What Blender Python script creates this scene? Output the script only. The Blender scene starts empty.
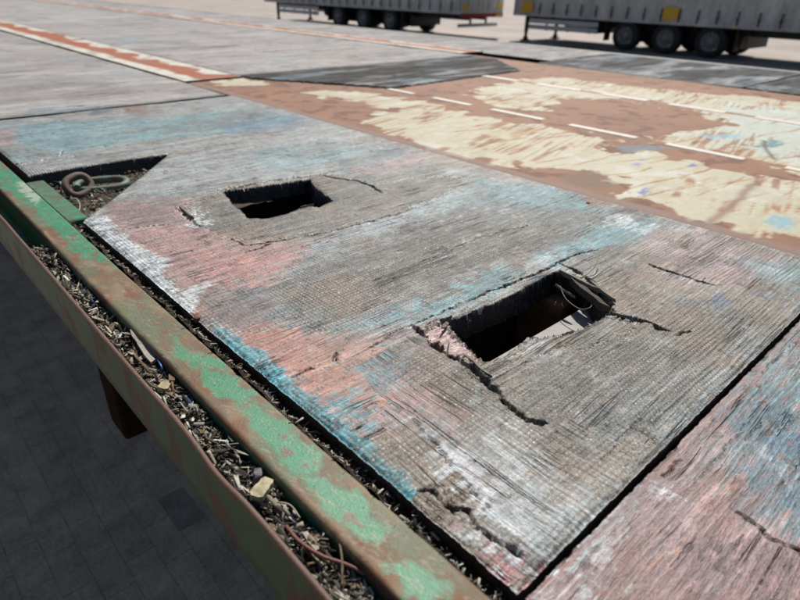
import bpy, math, random
import numpy as np
random.seed(7); rng = np.random.default_rng(11)
R = math.radians
scene = bpy.context.scene
COL = scene.collection

# ------------------------------------------------------------------ camera
H = 0.30                 # camera height above the deck
CZ = 1.80                # camera height above the ground
DZ = CZ - H              # deck level
F, CX, CY = 580.865, 400.0, 300.0
d1 = np.array([-0.67549175, -0.36423575, 0.64112652])    # along the deck (world +Y)
d2 = np.array([0.73706162, -0.30848927, 0.60131068])     # across the deck (world +X)
d3 = np.array([-0.02123819, 0.87873016, 0.47684615])     # down
cam = bpy.data.cameras.new('camera'); camo = bpy.data.objects.new('camera', cam); COL.objects.link(camo)
from mathutils import Matrix, Vector
B = [(d2[i], d1[i], -d3[i]) for i in range(3)]           # right, down, forward in world axes
M = Matrix(((B[0][0], -B[1][0], -B[2][0], 0), (B[0][1], -B[1][1], -B[2][1], 0), (B[0][2], -B[1][2], -B[2][2], CZ), (0, 0, 0, 1)))
camo.matrix_world = M
cam.sensor_fit = 'HORIZONTAL'; cam.sensor_width = 36; cam.lens = F / 800 * 36
cam.clip_start = 0.02; cam.clip_end = 3000
cam.dof.use_dof = True; cam.dof.focus_distance = 0.56; cam.dof.aperture_fstop = 8.5
scene.camera = camo
scene.render.resolution_x = 1024; scene.render.resolution_y = 768

# ------------------------------------------------------------------ sky, sun, exposure
SUN_AZ, SUN_EL = R(56), R(51)       # azimuth from world +Y towards +X
w = bpy.data.worlds.new('World'); scene.world = w; w.use_nodes = True
nt = w.node_tree; nt.nodes.clear()
wo = nt.nodes.new('ShaderNodeOutputWorld'); bg = nt.nodes.new('ShaderNodeBackground'); sk = nt.nodes.new('ShaderNodeTexSky')
sk.sky_type = 'NISHITA'; sk.sun_disc = False; sk.sun_elevation = SUN_EL; sk.sun_rotation = SUN_AZ
bg.inputs[1].default_value = 0.058
nt.links.new(sk.outputs[0], bg.inputs[0]); nt.links.new(bg.outputs[0], wo.inputs[0])
sl = bpy.data.lights.new('sun', 'SUN'); sl.energy = 4.9; sl.angle = R(0.53); sl.color = (1.0, 0.955, 0.89)
so = bpy.data.objects.new('sun', sl); COL.objects.link(so)
sd_ = Vector((math.cos(SUN_EL) * math.sin(SUN_AZ), math.cos(SUN_EL) * math.cos(SUN_AZ), math.sin(SUN_EL)))
so.rotation_euler = sd_.to_track_quat('Z', 'Y').to_euler(); so.location = (0, 0, 30)
vs_ = scene.view_settings
vs_.view_transform = 'Standard'; vs_.look = 'None'; vs_.gamma = 1; vs_.exposure = 0.0; vs_.use_curve_mapping = False

# ------------------------------------------------------------------ helpers
def pix(x, y, depth=H):
    """photo pixel -> (u along, v across) on the horizontal plane `depth` below the camera"""
    r = np.array([x - CX, y - CY, F]); a = np.array([r @ d1, r @ d2, r @ d3]); t = depth / a[2]
    return a[0] * t, a[1] * t
def pixs(pts, depth=H): return np.array([pix(x, y, depth) for x, y in pts])

def _hash(ix, iy, seed):
    n = (ix.astype(np.int64) * 374761393 + iy.astype(np.int64) * 668265263 + seed * 1442695041) & 0xffffffff
    n = ((n ^ (n >> 13)) * 1274126177) & 0xffffffff
    n = ((n ^ (n >> 16)) * 2246822519) & 0xffffffff
    return ((n ^ (n >> 15)) & 0xffffff) / float(0xffffff)
def vn(x, y, seed=0):
    xi = np.floor(x); yi = np.floor(y); fx = x - xi; fy = y - yi
    fx = fx * fx * (3 - 2 * fx); fy = fy * fy * (3 - 2 * fy)
    a = _hash(xi, yi, seed); b = _hash(xi + 1, yi, seed); c = _hash(xi, yi + 1, seed); d = _hash(xi + 1, yi + 1, seed)
    return (a * (1 - fx) + b * fx) * (1 - fy) + (c * (1 - fx) + d * fx) * fy
def fbm(x, y, o=4, seed=0):
    s = 0; a = 0.5; t = 0
    for k in range(o):
        s = s + a * vn(x, y, seed + 17 * k); t += a; a *= 0.5; x = x * 2.03 + 3.1; y = y * 2.03 + 1.7
    return s / t
DESAT = 0.08
def sst(a, b, x):
    t = np.clip((x - a) / (b - a), 0, 1); return t * t * (3 - 2 * t)
def lin(r, g, b, k=1.2):
    f = lambda c: (c / 255 / 12.92 if c <= 10 else ((c / 255 + 0.055) / 1.055) ** 2.4)
    c = np.array([f(r), f(g), f(b)]) / k; l = c @ np.array([0.25, 0.6, 0.15])
    return (c * (1 - DESAT) + l * DESAT) / np.array([1.04, 1.0, 0.95])
def sdpoly(U, V, poly, marg=0.05):
    """signed distance (negative inside) to polygon in metres; far points get +marg"""
    out = np.full(U.shape, marg)
    lo = poly.min(0) - marg; hi = poly.max(0) + marg
    m = (U > lo[0]) & (U < hi[0]) & (V > lo[1]) & (V < hi[1])
    if not m.any(): return out
    x = U[m]; y = V[m]; d = np.full(x.shape, 1e9); ins = np.zeros(x.shape, bool)
    n = len(poly)
    for i in range(n):
        ax, ay = poly[i]; bx, by = poly[(i + 1) % n]
        ex, ey = bx - ax, by - ay; wx, wy = x - ax, y - ay
        t = np.clip((wx * ex + wy * ey) / (ex * ex + ey * ey + 1e-12), 0, 1)
        d = np.minimum(d, (wx - ex * t) ** 2 + (wy - ey * t) ** 2)
        c = ((ay > y) != (by > y)) & (x < (bx - ax) * (y - ay) / (by - ay + 1e-12) + ax)
        ins ^= c
    d = np.sqrt(d); out[m] = np.where(ins, -d, np.minimum(d, marg)); return out
def dline(U, V, pl, marg=0.03):
    """distance, signed side and 0..1 parameter along a polyline"""
    out = np.full(U.shape, marg); side = np.zeros(U.shape); par = np.zeros(U.shape)
    lo = pl.min(0) - marg; hi = pl.max(0) + marg
    m = (U > lo[0]) & (U < hi[0]) & (V > lo[1]) & (V < hi[1])
    if not m.any(): return out, side, par
    x = U[m]; y = V[m]; d = np.full(x.shape, 1e9); s = np.zeros(x.shape); p = np.zeros(x.shape); n = len(pl) - 1
    for i in range(n):
        ax, ay = pl[i]; ex, ey = pl[i + 1] - pl[i]; wx, wy = x - ax, y - ay
        t = np.clip((wx * ex + wy * ey) / (ex * ex + ey * ey + 1e-12), 0, 1)
        q = (wx - ex * t) ** 2 + (wy - ey * t) ** 2; k = q < d
        d = np.where(k, q, d); s = np.where(k, np.sign(ex * wy - ey * wx), s); p = np.where(k, (i + t) / n, p)
    out[m] = np.minimum(np.sqrt(d), marg); side[m] = s; par[m] = p
    return out, side, par

def link(o, parent=None):
    COL.objects.link(o)
    if parent: 
        o.parent = parent; o.matrix_parent_inverse = Matrix.Identity(4)
        o.location = Vector(o.location) - ORIG(parent)
    return o
def ORIG(o):
    v = Vector((0, 0, 0))
    while o: v = v + Vector(o.location); o = o.parent
    return v
def tag(o, label, cat, group=None, kind=None):
    o['label'] = label; o['category'] = cat
    if group: o['group'] = group
    if kind: o['kind'] = kind
    return o
def empty(name, loc, label, cat, group=None):
    o = bpy.data.objects.new(name, None); o.location = loc; o.empty_display_size = 0.1; COL.objects.link(o)
    return tag(o, label, cat, group)
def mesh(name, verts, faces, mat, parent=None, col=None, aux=None, smooth=False, me_only=False):
    me = bpy.data.meshes.new(name)
    verts = np.asarray(verts, dtype=np.float32).reshape(-1, 3)
    if isinstance(faces, np.ndarray):
        k = faces.shape[1]; nf = len(faces)
        me.vertices.add(len(verts)); me.vertices.foreach_set('co', verts.ravel())
        me.loops.add(nf * k); me.loops.foreach_set('vertex_index', faces.astype(np.int32).ravel())
        me.polygons.add(nf); me.polygons.foreach_set('loop_start', np.arange(0, nf * k, k, dtype=np.int32))
        me.polygons.foreach_set('loop_total', np.full(nf, k, dtype=np.int32)); me.update(calc_edges=True)
    else:
        me.from_pydata([tuple(map(float, v)) for v in verts], [], faces); me.update()
    for nm, a in (('Col', col), ('aux', aux)):
        if a is not None:
            at = me.attributes.new(nm, 'FLOAT_COLOR', 'POINT')
            c4 = np.ones((len(verts), 4), dtype=np.float32); c4[:, :3] = np.asarray(a).reshape(-1, 3); at.data.foreach_set('color', c4.ravel())
    if smooth: me.polygons.foreach_set('use_smooth', np.ones(len(me.polygons), dtype=bool))
    if mat: me.materials.append(mat)
    if me_only: return me
    o = bpy.data.objects.new(name, me)
    if parent: me.transform(Matrix.Translation(-ORIG(parent)))
    COL.objects.link(o)
    if parent: o.parent = parent
    return o
def grid_faces(n, m, closed=False):
    i = np.arange(n - 1)[:, None]; j = np.arange(m if closed else m - 1)[None, :]
    j2 = (j + 1) % m
    return np.stack([i * m + j, i * m + j2, (i + 1) * m + j2, (i + 1) * m + j], -1).reshape(-1, 4)
class MB:
    """collects simple shapes into one mesh"""
    def __init__(s): s.v = []; s.f = []
    def add(s, v, f):
        b = len(s.v); s.v += [tuple(p) for p in v]; s.f += [tuple(i + b for i in q) for q in f]; return s
    def box(s, x0, x1, y0, y1, z0, z1, bev=0.0):
        b = min(bev, (x1 - x0) / 2.2, (y1 - y0) / 2.2, (z1 - z0) / 2.2)
        if b <= 0:
            return s.add([(x0, y0, z0), (x1, y0, z0), (x1, y1, z0), (x0, y1, z0), (x0, y0, z1), (x1, y0, z1), (x1, y1, z1), (x0, y1, z1)],
                [(0, 3, 2, 1), (4, 5, 6, 7), (0, 1, 5, 4), (1, 2, 6, 5), (2, 3, 7, 6), (3, 0, 4, 7)])
        v = []; f = []
        rings = [(z0, b), (z0 + b, 0), (z1 - b, 0), (z1, b)]
        for z, i in rings:
            v += [(x0 + b, y0 + i, z), (x1 - b, y0 + i, z), (x1 - i, y0 + b, z), (x1 - i, y1 - b, z), (x1 - b, y1 - i, z), (x0 + b, y1 - i, z), (x0 + i, y1 - b, z), (x0 + i, y0 + b, z)]
        for k in range(3):
            for j in range(8): f.append((k * 8 + j, k * 8 + (j + 1) % 8, k * 8 + 8 + (j + 1) % 8, k * 8 + 8 + j))
        f.append(tuple(range(7, -1, -1))); f.append(tuple(range(24, 32)))
        return s.add(v, f)
    def tube(s, pts, r, n=8, closed=False, taper=None):
        pts = [Vector(p) for p in pts]; N = len(pts); v = []; f = []
        up = Vector((0.13, 0.21, 0.97))
        for i, p in enumerate(pts):
            t = (pts[(i + 1) % N] - pts[i - 1]) if closed else (pts[min(i + 1, N - 1)] - pts[max(i - 1, 0)])
            t.normalize(); a = t.cross(up).normalized(); b = t.cross(a); rr = r * (taper[i] if taper else 1)
            for k in range(n):
                q = 2 * math.pi * k / n; v.append(p + a * math.cos(q) * rr + b * math.sin(q) * rr)
        for i in range(N if closed else N - 1):
            for k in range(n): f.append((i * n + k, i * n + (k + 1) % n, ((i + 1) % N) * n + (k + 1) % n, ((i + 1) % N) * n + k))
        if not closed: f.append(tuple(range(n - 1, -1, -1))); f.append(tuple((N - 1) * n + k for k in range(n)))
        return s.add(v, f)
    def lathe_x(s, prof, cx, cy, cz, n=28):
        """revolve (x offset, radius) profile round an axis parallel to world X"""
        v = []; f = []
        for (dx, r) in prof:
            for k in range(n): q = 2 * math.pi * k / n; v.append((cx + dx, cy + r * math.cos(q), cz + r * math.sin(q)))
        for i in range(len(prof) - 1):
            for k in range(n): f.append((i * n + k, i * n + (k + 1) % n, (i + 1) * n + (k + 1) % n, (i + 1) * n + k))
        return s.add(v, f)
    def build(s, name, mat, parent=None, smooth=False): return mesh(name, s.v, s.f, mat, parent, smooth=smooth)

# ------------------------------------------------------------------ materials
def newmat(name):
    m = bpy.data.materials.new(name); m.use_nodes = True; t = m.node_tree; t.nodes.clear()
    o = t.nodes.new('ShaderNodeOutputMaterial'); b = t.nodes.new('ShaderNodeBsdfPrincipled'); t.links.new(b.outputs[0], o.inputs[0])
    return m, t, b
def nd(t, ty, **k):
    n = t.nodes.new('ShaderNode' + ty)
    for a, v in k.items(): setattr(n, a, v)
    return n
def noise(t, src, scale, detail=3, rough=0.55, sc=(1, 1, 1), rot=0.0):
    mp = nd(t, 'Mapping'); mp.inputs['Scale'].default_value = sc; mp.inputs['Rotation'].default_value = (0, 0, rot)
    t.links.new(src, mp.inputs[0]); n = nd(t, 'TexNoise'); n.inputs['Scale'].default_value = scale; n.inputs['Detail'].default_value = detail
    n.inputs['Roughness'].default_value = rough; t.links.new(mp.outputs[0], n.inputs['Vector']); return n.outputs['Fac']
def rng_(t, src, a, b, c, d):
    n = nd(t, 'MapRange'); t.links.new(src, n.inputs[0])
    for i, v in zip((1, 2, 3, 4), (a, b, c, d)): n.inputs[i].default_value = v
    return n.outputs[0]
def mth(t, op, a, b=None):
    n = nd(t, 'Math', operation=op)
    for i, x in enumerate((a, b)):
        if x is None: continue
        if isinstance(x, (int, float)): n.inputs[i].default_value = x
        else: t.links.new(x, n.inputs[i])
    return n.outputs[0]
def mulcol(t, col, fac):
    n = nd(t, 'VectorMath', operation='SCALE'); t.links.new(col, n.inputs[0]); t.links.new(fac, n.inputs['Scale']); return n.outputs[0]

def wood_material(name, along='y', mesh_print=True, fib=1.0, blur=1.0, twograin=False, rough=0.43, contrast=1.5, spec=0.6):
    m, t, b = newmat(name)
    pos = nd(t, 'NewGeometry').outputs['Position']
    col = nd(t, 'Attribute', attribute_name='Col').outputs['Color']
    aux = nd(t, 'Attribute', attribute_name='aux').outputs['Color']
    sep = nd(t, 'SeparateColor'); t.links.new(aux, sep.inputs[0]); paint, meshm, rghm = sep.outputs[0], sep.outputs[1], sep.outputs[2]
    # slight wander of the grain
    s1 = (1, 0.045, 1) if along == 'y' else (0.045, 1, 1)
    s2 = (1, 0.06, 1) if along == 'y' else (0.06, 1, 1)
    wn = nd(t, 'TexNoise'); wn.inputs['Scale'].default_value = 9; wn.inputs['Detail'].default_value = 1; t.links.new(pos, wn.inputs['Vector'])
    wv = nd(t, 'VectorMath', operation='MULTIPLY_ADD'); t.links.new(wn.outputs['Color'], wv.inputs[0]); wv.inputs[1].default_value = (0.009, 0.009, 0); t.links.new(pos, wv.inputs[2])
    p = wv.outputs[0]
    if twograin:      # the exposed second veneer runs the other way
        sp0 = nd(t, 'SeparateXYZ'); t.links.new(p, sp0.inputs[0]); cb = nd(t, 'CombineXYZ')
        t.links.new(sp0.outputs[1], cb.inputs[0]); t.links.new(sp0.outputs[0], cb.inputs[1]); t.links.new(sp0.outputs[2], cb.inputs[2])
        mx = nd(t, 'Mix', data_type='VECTOR'); t.links.new(mth(t, 'GREATER_THAN', rghm, 0.5), mx.inputs[0]); t.links.new(p, mx.inputs[4]); t.links.new(cb.outputs[0], mx.inputs[5]); p = mx.outputs[1]
    f1 = noise(t, p, 400 * blur, 3, 0.65, s1)
    f2 = noise(t, p, 140, 4, 0.6, s2)
    f3 = noise(t, p, 1000 * blur, 2, 0.6, (1, 0.16, 1) if along == 'y' else (0.16, 1, 1))
    sp = noise(t, pos, 420, 4, 0.7)
    big = noise(t, pos, 45, 5, 0.65)
    # checks: thin dark splits along the grain
    ck = noise(t, p, 95, 3, 0.5, (1, 0.03, 1) if along == 'y' else (0.03, 1, 1))
    ckm = rng_(t, mth(t, 'ABSOLUTE', mth(t, 'SUBTRACT', ck, 0.5)), 0.0, 0.018, 1.0, 0.0)
    ckm = mth(t, 'MULTIPLY', ckm, rng_(t, noise(t, pos, 14, 2, 0.5), 0.50, 0.60, 0.0, 1.0))
    # embossed wire-mesh print of the film faced ply
    if mesh_print:
        sx = nd(t, 'SeparateXYZ'); t.links.new(p, sx.inputs[0]); X, Y = sx.outputs[0], sx.outputs[1]
        k = 2 * math.pi / 0.0080
        a = mth(t, 'SINE', mth(t, 'MULTIPLY', mth(t, 'ADD', X, Y), k * 0.9)); c = mth(t, 'SINE', mth(t, 'MULTIPLY', mth(t, 'SUBTRACT', X, Y), k * 0.9))
        ms = mth(t, 'MULTIPLY', mth(t, 'MULTIPLY', a, c), mth(t, 'MULTIPLY', meshm, rng_(t, sp, 0.3, 0.7, 0.2, 1.6)))
    inv = mth(t, 'SUBTRACT', 1.0, mth(t, 'ADD', mth(t, 'MULTIPLY', paint, 0.5), mth(t, 'MULTIPLY', meshm, 0.30)))
    def amp(src, k, op=None):   # centred contribution
        return mth(t, 'MULTIPLY', mth(t, 'MULTIPLY', mth(t, 'SUBTRACT', src, 0.5), k), inv)
    s = mth(t, 'ADD', amp(f1, 2.3 * fib), amp(f2, 0.70 * fib)); s = mth(t, 'ADD', s, amp(f3, 1.3 * fib))
    s = mth(t, 'ADD', s, mth(t, 'MULTIPLY', mth(t, 'SUBTRACT', sp, 0.5), 1.15)); s = mth(t, 'ADD', s, mth(t, 'MULTIPLY', mth(t, 'SUBTRACT', big, 0.5), 0.55))
    if mesh_print: s = mth(t, 'ADD', s, mth(t, 'MULTIPLY', ms, 0.42))
    mult = mth(t, 'POWER', 2.718, mth(t, 'SUBTRACT', mth(t, 'MULTIPLY', s, contrast), 0.10))
    mult = mth(t, 'MULTIPLY', mult, mth(t, 'SUBTRACT', 1.0, mth(t, 'MULTIPLY', ckm, 0.55)))
    cl = nd(t, 'Clamp'); t.links.new(mult, cl.inputs[0]); cl.inputs[1].default_value = 0.10; cl.inputs[2].default_value = 2.3
    t.links.new(mulcol(t, col, cl.outputs[0]), b.inputs['Base Color'])
    hgt = mth(t, 'ADD', mth(t, 'MULTIPLY', f1, 0.5), mth(t, 'MULTIPLY', f2, 0.4)); hgt = mth(t, 'ADD', hgt, mth(t, 'MULTIPLY', sp, 0.45)); hgt = mth(t, 'ADD', hgt, mth(t, 'MULTIPLY', f3, 0.25))
    hgt = mth(t, 'SUBTRACT', hgt, mth(t, 'MULTIPLY', ckm, 0.7))
    if mesh_print: hgt = mth(t, 'ADD', hgt, mth(t, 'MULTIPLY', ms, 0.35))
    bp = nd(t, 'Bump'); bp.inputs['Strength'].default_value = 0.9; bp.inputs['Distance'].default_value = 0.0018
    t.links.new(hgt, bp.inputs['Height']); t.links.new(bp.outputs[0], b.inputs['Normal'])
    t.links.new(rng_(t, sp, 0.3, 0.7, rough - 0.2, rough + 0.22), b.inputs['Roughness']); b.inputs['Specular IOR Level'].default_value = spec
    return m
def coated_material(name, rough=0.5, bump=0.25, speck=0.5, scale=1.0, spec=0.5):
    """vertex coloured steel: aux.r paint film, aux.g rust roughness"""
    m, t, b = newmat(name)
    pos = nd(t, 'NewGeometry').outputs['Position']
    col = nd(t, 'Attribute', attribute_name='Col').outputs['Color']
    aux = nd(t, 'Attribute', attribute_name='aux').outputs['Color']
    sep = nd(t, 'SeparateColor'); t.links.new(aux, sep.inputs[0])
    n1 = noise(t, pos, 420 * scale, 4, 0.7); n2 = noise(t, pos, 60 * scale, 5, 0.65); n3 = noise(t, pos, 1600 * scale, 2, 0.6)
    s = mth(t, 'ADD', mth(t, 'MULTIPLY', mth(t, 'SUBTRACT', n1, 0.5), speck), mth(t, 'MULTIPLY', mth(t, 'SUBTRACT', n2, 0.5), speck * 0.9))
    s = mth(t, 'ADD', s, mth(t, 'MULTIPLY', mth(t, 'SUBTRACT', n3, 0.5), speck * 0.5))
    cl = nd(t, 'Clamp'); t.links.new(mth(t, 'ADD', 1.0, s), cl.inputs[0]); cl.inputs[1].default_value = 0.3; cl.inputs[2].default_value = 1.7
    t.links.new(mulcol(t, col, cl.outputs[0]), b.inputs['Base Color'])
    hg = mth(t, 'ADD', n1, mth(t, 'MULTIPLY', n2, 0.8)); hg = mth(t, 'ADD', hg, mth(t, 'MULTIPLY', n3, 0.4))
    bp = nd(t, 'Bump'); bp.inputs['Strength'].default_value = bump; bp.inputs['Distance'].default_value = 0.001 / scale
    t.links.new(hg, bp.inputs['Height']); t.links.new(bp.outputs[0], b.inputs['Normal'])
    t.links.new(mth(t, 'ADD', rng_(t, sep.outputs[0], 0, 1, rough + 0.2, rough), mth(t, 'MULTIPLY', mth(t, 'SUBTRACT', n2, 0.5), 0.3)), b.inputs['Roughness'])
    b.inputs['Specular IOR Level'].default_value = spec
    return m
def plain(name, c, rough=0.6, scale=30, var=0.5, bump=0.2, dist=0.002, c2=None, metal=0.0, sc=(1, 1, 1), coord='pos', spec=0.5):
    m, t, b = newmat(name)
    pos = nd(t, 'NewGeometry').outputs['Position'] if coord == 'pos' else nd(t, 'TexCoord').outputs['Object']
    n1 = noise(t, pos, scale, 5, 0.65, sc); n2 = noise(t, pos, scale * 7.3, 3, 0.6, sc)
    cr = nd(t, 'ValToRGB'); e = cr.color_ramp.elements; c2 = c2 if c2 is not None else np.array(c) * 0.55
    e[0].position = 0.36; e[1].position = 0.64; e[0].color = (*c2, 1); e[1].color = (*c, 1); t.links.new(n1, cr.inputs[0])
    t.links.new(mulcol(t, cr.outputs[0], rng_(t, n2, 0.2, 0.8, 1 - var, 1 + var)), b.inputs['Base Color'])
    bp = nd(t, 'Bump'); bp.inputs['Strength'].default_value = bump; bp.inputs['Distance'].default_value = dist
    t.links.new(mth(t, 'ADD', n1, mth(t, 'MULTIPLY', n2, 0.5)), bp.inputs['Height']); t.links.new(bp.outputs[0], b.inputs['Normal'])
    b.inputs['Roughness'].default_value = rough; b.inputs['Metallic'].default_value = metal; b.inputs['Specular IOR Level'].default_value = spec
    return m
WOOD_Y = wood_material('weathered_ply_two_veneers', 'x', twograin=True)
WOOD_X = wood_material('weathered_ply_crosswise', 'x')
WOOD_FAR = wood_material('weathered_boards', 'x', mesh_print=False, fib=0.4, blur=0.35, rough=0.78, contrast=1.25, spec=0.15)
STEEL = coated_material('scraped_painted_steel', 0.56, 0.4, 0.6, spec=0.33)
RAILM = coated_material('chipped_green_steel', 0.40, 0.45, 0.65)
LITTER = coated_material('dry_litter', 0.75, 0.3, 0.8, spec=0.2)
RUSTD = plain('dark_rusty_steel', (0.055, 0.035, 0.026), 0.8, 40, 0.4, 0.4)
DUSTY = plain('dusty_grey_plate', (0.36, 0.33, 0.31), 0.7, 60, 0.25, 0.15, c2=(0.29, 0.27, 0.26))
TIMBER = plain('old_brown_timber', (0.020, 0.009, 0.007), 0.9, 25, 0.5, 0.5, sc=(0.2, 1, 1), spec=0.05)
TIMBER2 = plain('warm_brown_block', (0.30, 0.16, 0.075), 0.8, 40, 0.4, 0.4, sc=(0.3, 1, 1))
CHAINM = plain('rusty_chain_with_green_paint', (0.11, 0.23, 0.165), 0.6, 55, 0.4, 0.4, c2=(0.13, 0.075, 0.05))
RINGM = plain('rusty_iron', (0.16, 0.10, 0.075), 0.7, 70, 0.5, 0.5, c2=(0.09, 0.055, 0.045))
SCREW = plain('rusty_screw', (0.25, 0.11, 0.03), 0.7, 300, 0.5, 0.4, c2=(0.07, 0.03, 0.015))

# ------------------------------------------------------------------ ground
m, t, b = newmat('concrete_paving')
pos = nd(t, 'NewGeometry').outputs['Position']
n1 = noise(t, pos, 0.35, 5, 0.6); n2 = noise(t, pos, 9, 5, 0.65); n3 = noise(t, pos, 130, 3, 0.7)
br = nd(t, 'TexBrick'); br.inputs['Scale'].default_value = 1; br.inputs['Brick Width'].default_value = 0.2; br.inputs['Row Height'].default_value = 0.1; br.inputs['Mortar Size'].default_value = 0.003; br.inputs['Bias'].default_value = 0
br.inputs['Color1'].default_value = (0.34, 0.295, 0.26, 1); br.inputs['Color2'].default_value = (0.39, 0.335, 0.295, 1); br.inputs['Mortar'].default_value = (0.33, 0.28, 0.24, 1)
rt = nd(t, 'Mapping'); rt.inputs['Rotation'].default_value = (0, 0, math.pi / 2); t.links.new(pos, rt.inputs[0]); t.links.new(rt.outputs[0], br.inputs['Vector'])
f = mth(t, 'MULTIPLY', rng_(t, n1, 0.3, 0.7, 0.8, 1.15), rng_(t, n2, 0.3, 0.7, 0.8, 1.2)); f = mth(t, 'MULTIPLY', f, rng_(t, n3, 0.3, 0.7, 0.8, 1.2))
t.links.new(mulcol(t, br.outputs['Color'], f), b.inputs['Base Color']); b.inputs['Roughness'].default_value = 0.85
bp = nd(t, 'Bump'); bp.inputs['Strength'].default_value = 0.5; bp.inputs['Distance'].default_value = 0.004; t.links.new(n3, bp.inputs['Height']); t.links.new(bp.outputs[0], b.inputs['Normal'])
GROUND = m
g = mesh('ground', [(-900, -900, 0), (900, -900, 0), (900, 900, 0), (-900, 900, 0)], [(0, 1, 2, 3)], GROUND); g['kind'] = 'structure'

def paver_mat(i, c):
    m, t, b = newmat('paver_%d' % i); pos = nd(t, 'NewGeometry').outputs['Position']
    n1 = noise(t, pos, 6, 5, 0.65); n2 = noise(t, pos, 95, 4, 0.7); n3 = noise(t, pos, 210, 2, 0.6)
    cc = nd(t, 'RGB'); cc.outputs[0].default_value = (*c, 1)
    s = mth(t, 'MULTIPLY', rng_(t, n1, 0.3, 0.7, 0.7, 1.3), rng_(t, n2, 0.25, 0.75, 0.65, 1.35))
    s = mth(t, 'ADD', s, rng_(t, n3, 0.70, 0.76, 0.0, 1.6))        # pale grit
    t.links.new(mulcol(t, cc.outputs[0], s), b.inputs['Base Color']); b.inputs['Roughness'].default_value = 0.85
    bp = nd(t, 'Bump'); bp.inputs['Strength'].default_value = 0.6; bp.inputs['Distance'].default_value = 0.004; t.links.new(mth(t, 'ADD', n2, n1), bp.inputs['Height']); t.links.new(bp.outputs[0], b.inputs['Normal'])
    return m
PAV = [paver_mat(i, c) for i, c in enumerate([(0.52, 0.40, 0.29), (0.54, 0.415, 0.30), (0.50, 0.385, 0.285), (0.34, 0.27, 0.22)])]
pm_ = []
for k in range(4):
    mb = MB(); mb.box(-0.0493, 0.0493, -0.0993, 0.0993, -0.004, 0.0036, 0.0010); pm_.append(mesh('paver', mb.v, mb.f, PAV[k], me_only=True))
sx, sy = pix(163, 500, CZ - 0.004)
np_ = 0
for i in range(15):
    for j in range(21):
        x = -0.42 + i * 0.1; y = 0.62 + j * 0.2 + (0.1 if i % 2 else 0)
        if np_ >= 298: break
        dk = abs(x - sy) < 0.051 and abs(y - sx) < 0.11
        o = bpy.data.objects.new('paver', pm_[3 if dk else random.choice([0, 0, 1, 2])]); COL.objects.link(o); o.parent = g
        o.location = (x, y, random.uniform(-0.0012, -0.0003)); o.rotation_euler = (random.uniform(-.006, .006), random.uniform(-.006, .006), random.uniform(-.012, .012)); np_ += 1

# ------------------------------------------------------------------ the flatbed: root
bed = empty('flatbed_trailer', (1.65, 4.0, 0.0), 'long flatbed with weathered plywood and rusty steel deck and green edge rail', 'trailer')

# ---- near plywood panels (colour and relief laid out from the photograph on the deck plane)
GREY = lin(148, 137, 121); DGREY = lin(106, 100, 92); BRN = lin(132, 108, 84); PALE = lin(186, 190, 186); WHITE = lin(222, 226, 224)
TEAL = lin(52, 124, 130); DTEAL = lin(62, 84, 88); BLUE = lin(46, 104, 136); PTEAL = lin(112, 170, 174); PINK = lin(182, 140, 132); RED = lin(160, 92, 84)
ORANGE = lin(196, 132, 106); BLACK = lin(30, 27, 25); RUST = lin(150, 88, 40); TAN = lin(150, 130, 108)
U0, U1, V0, V1 = 0.350 * H, 5.56 * H, 0.652 * H, 2.872 * H
us = [U0]
while us[-1] < U1:
    q = us[-1]; us.append(q + (0.0014 if q < 0.75 else 0.0014 + 0.0014 * min(1, (q - 0.75) / 0.6)))
us = np.array(us); us *= 1.0; us[-1] = U1
vsn = np.arange(V0, V1 + 1e-6, 0.0015)
BRK = 0.012; SOFT = 0.55
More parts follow.
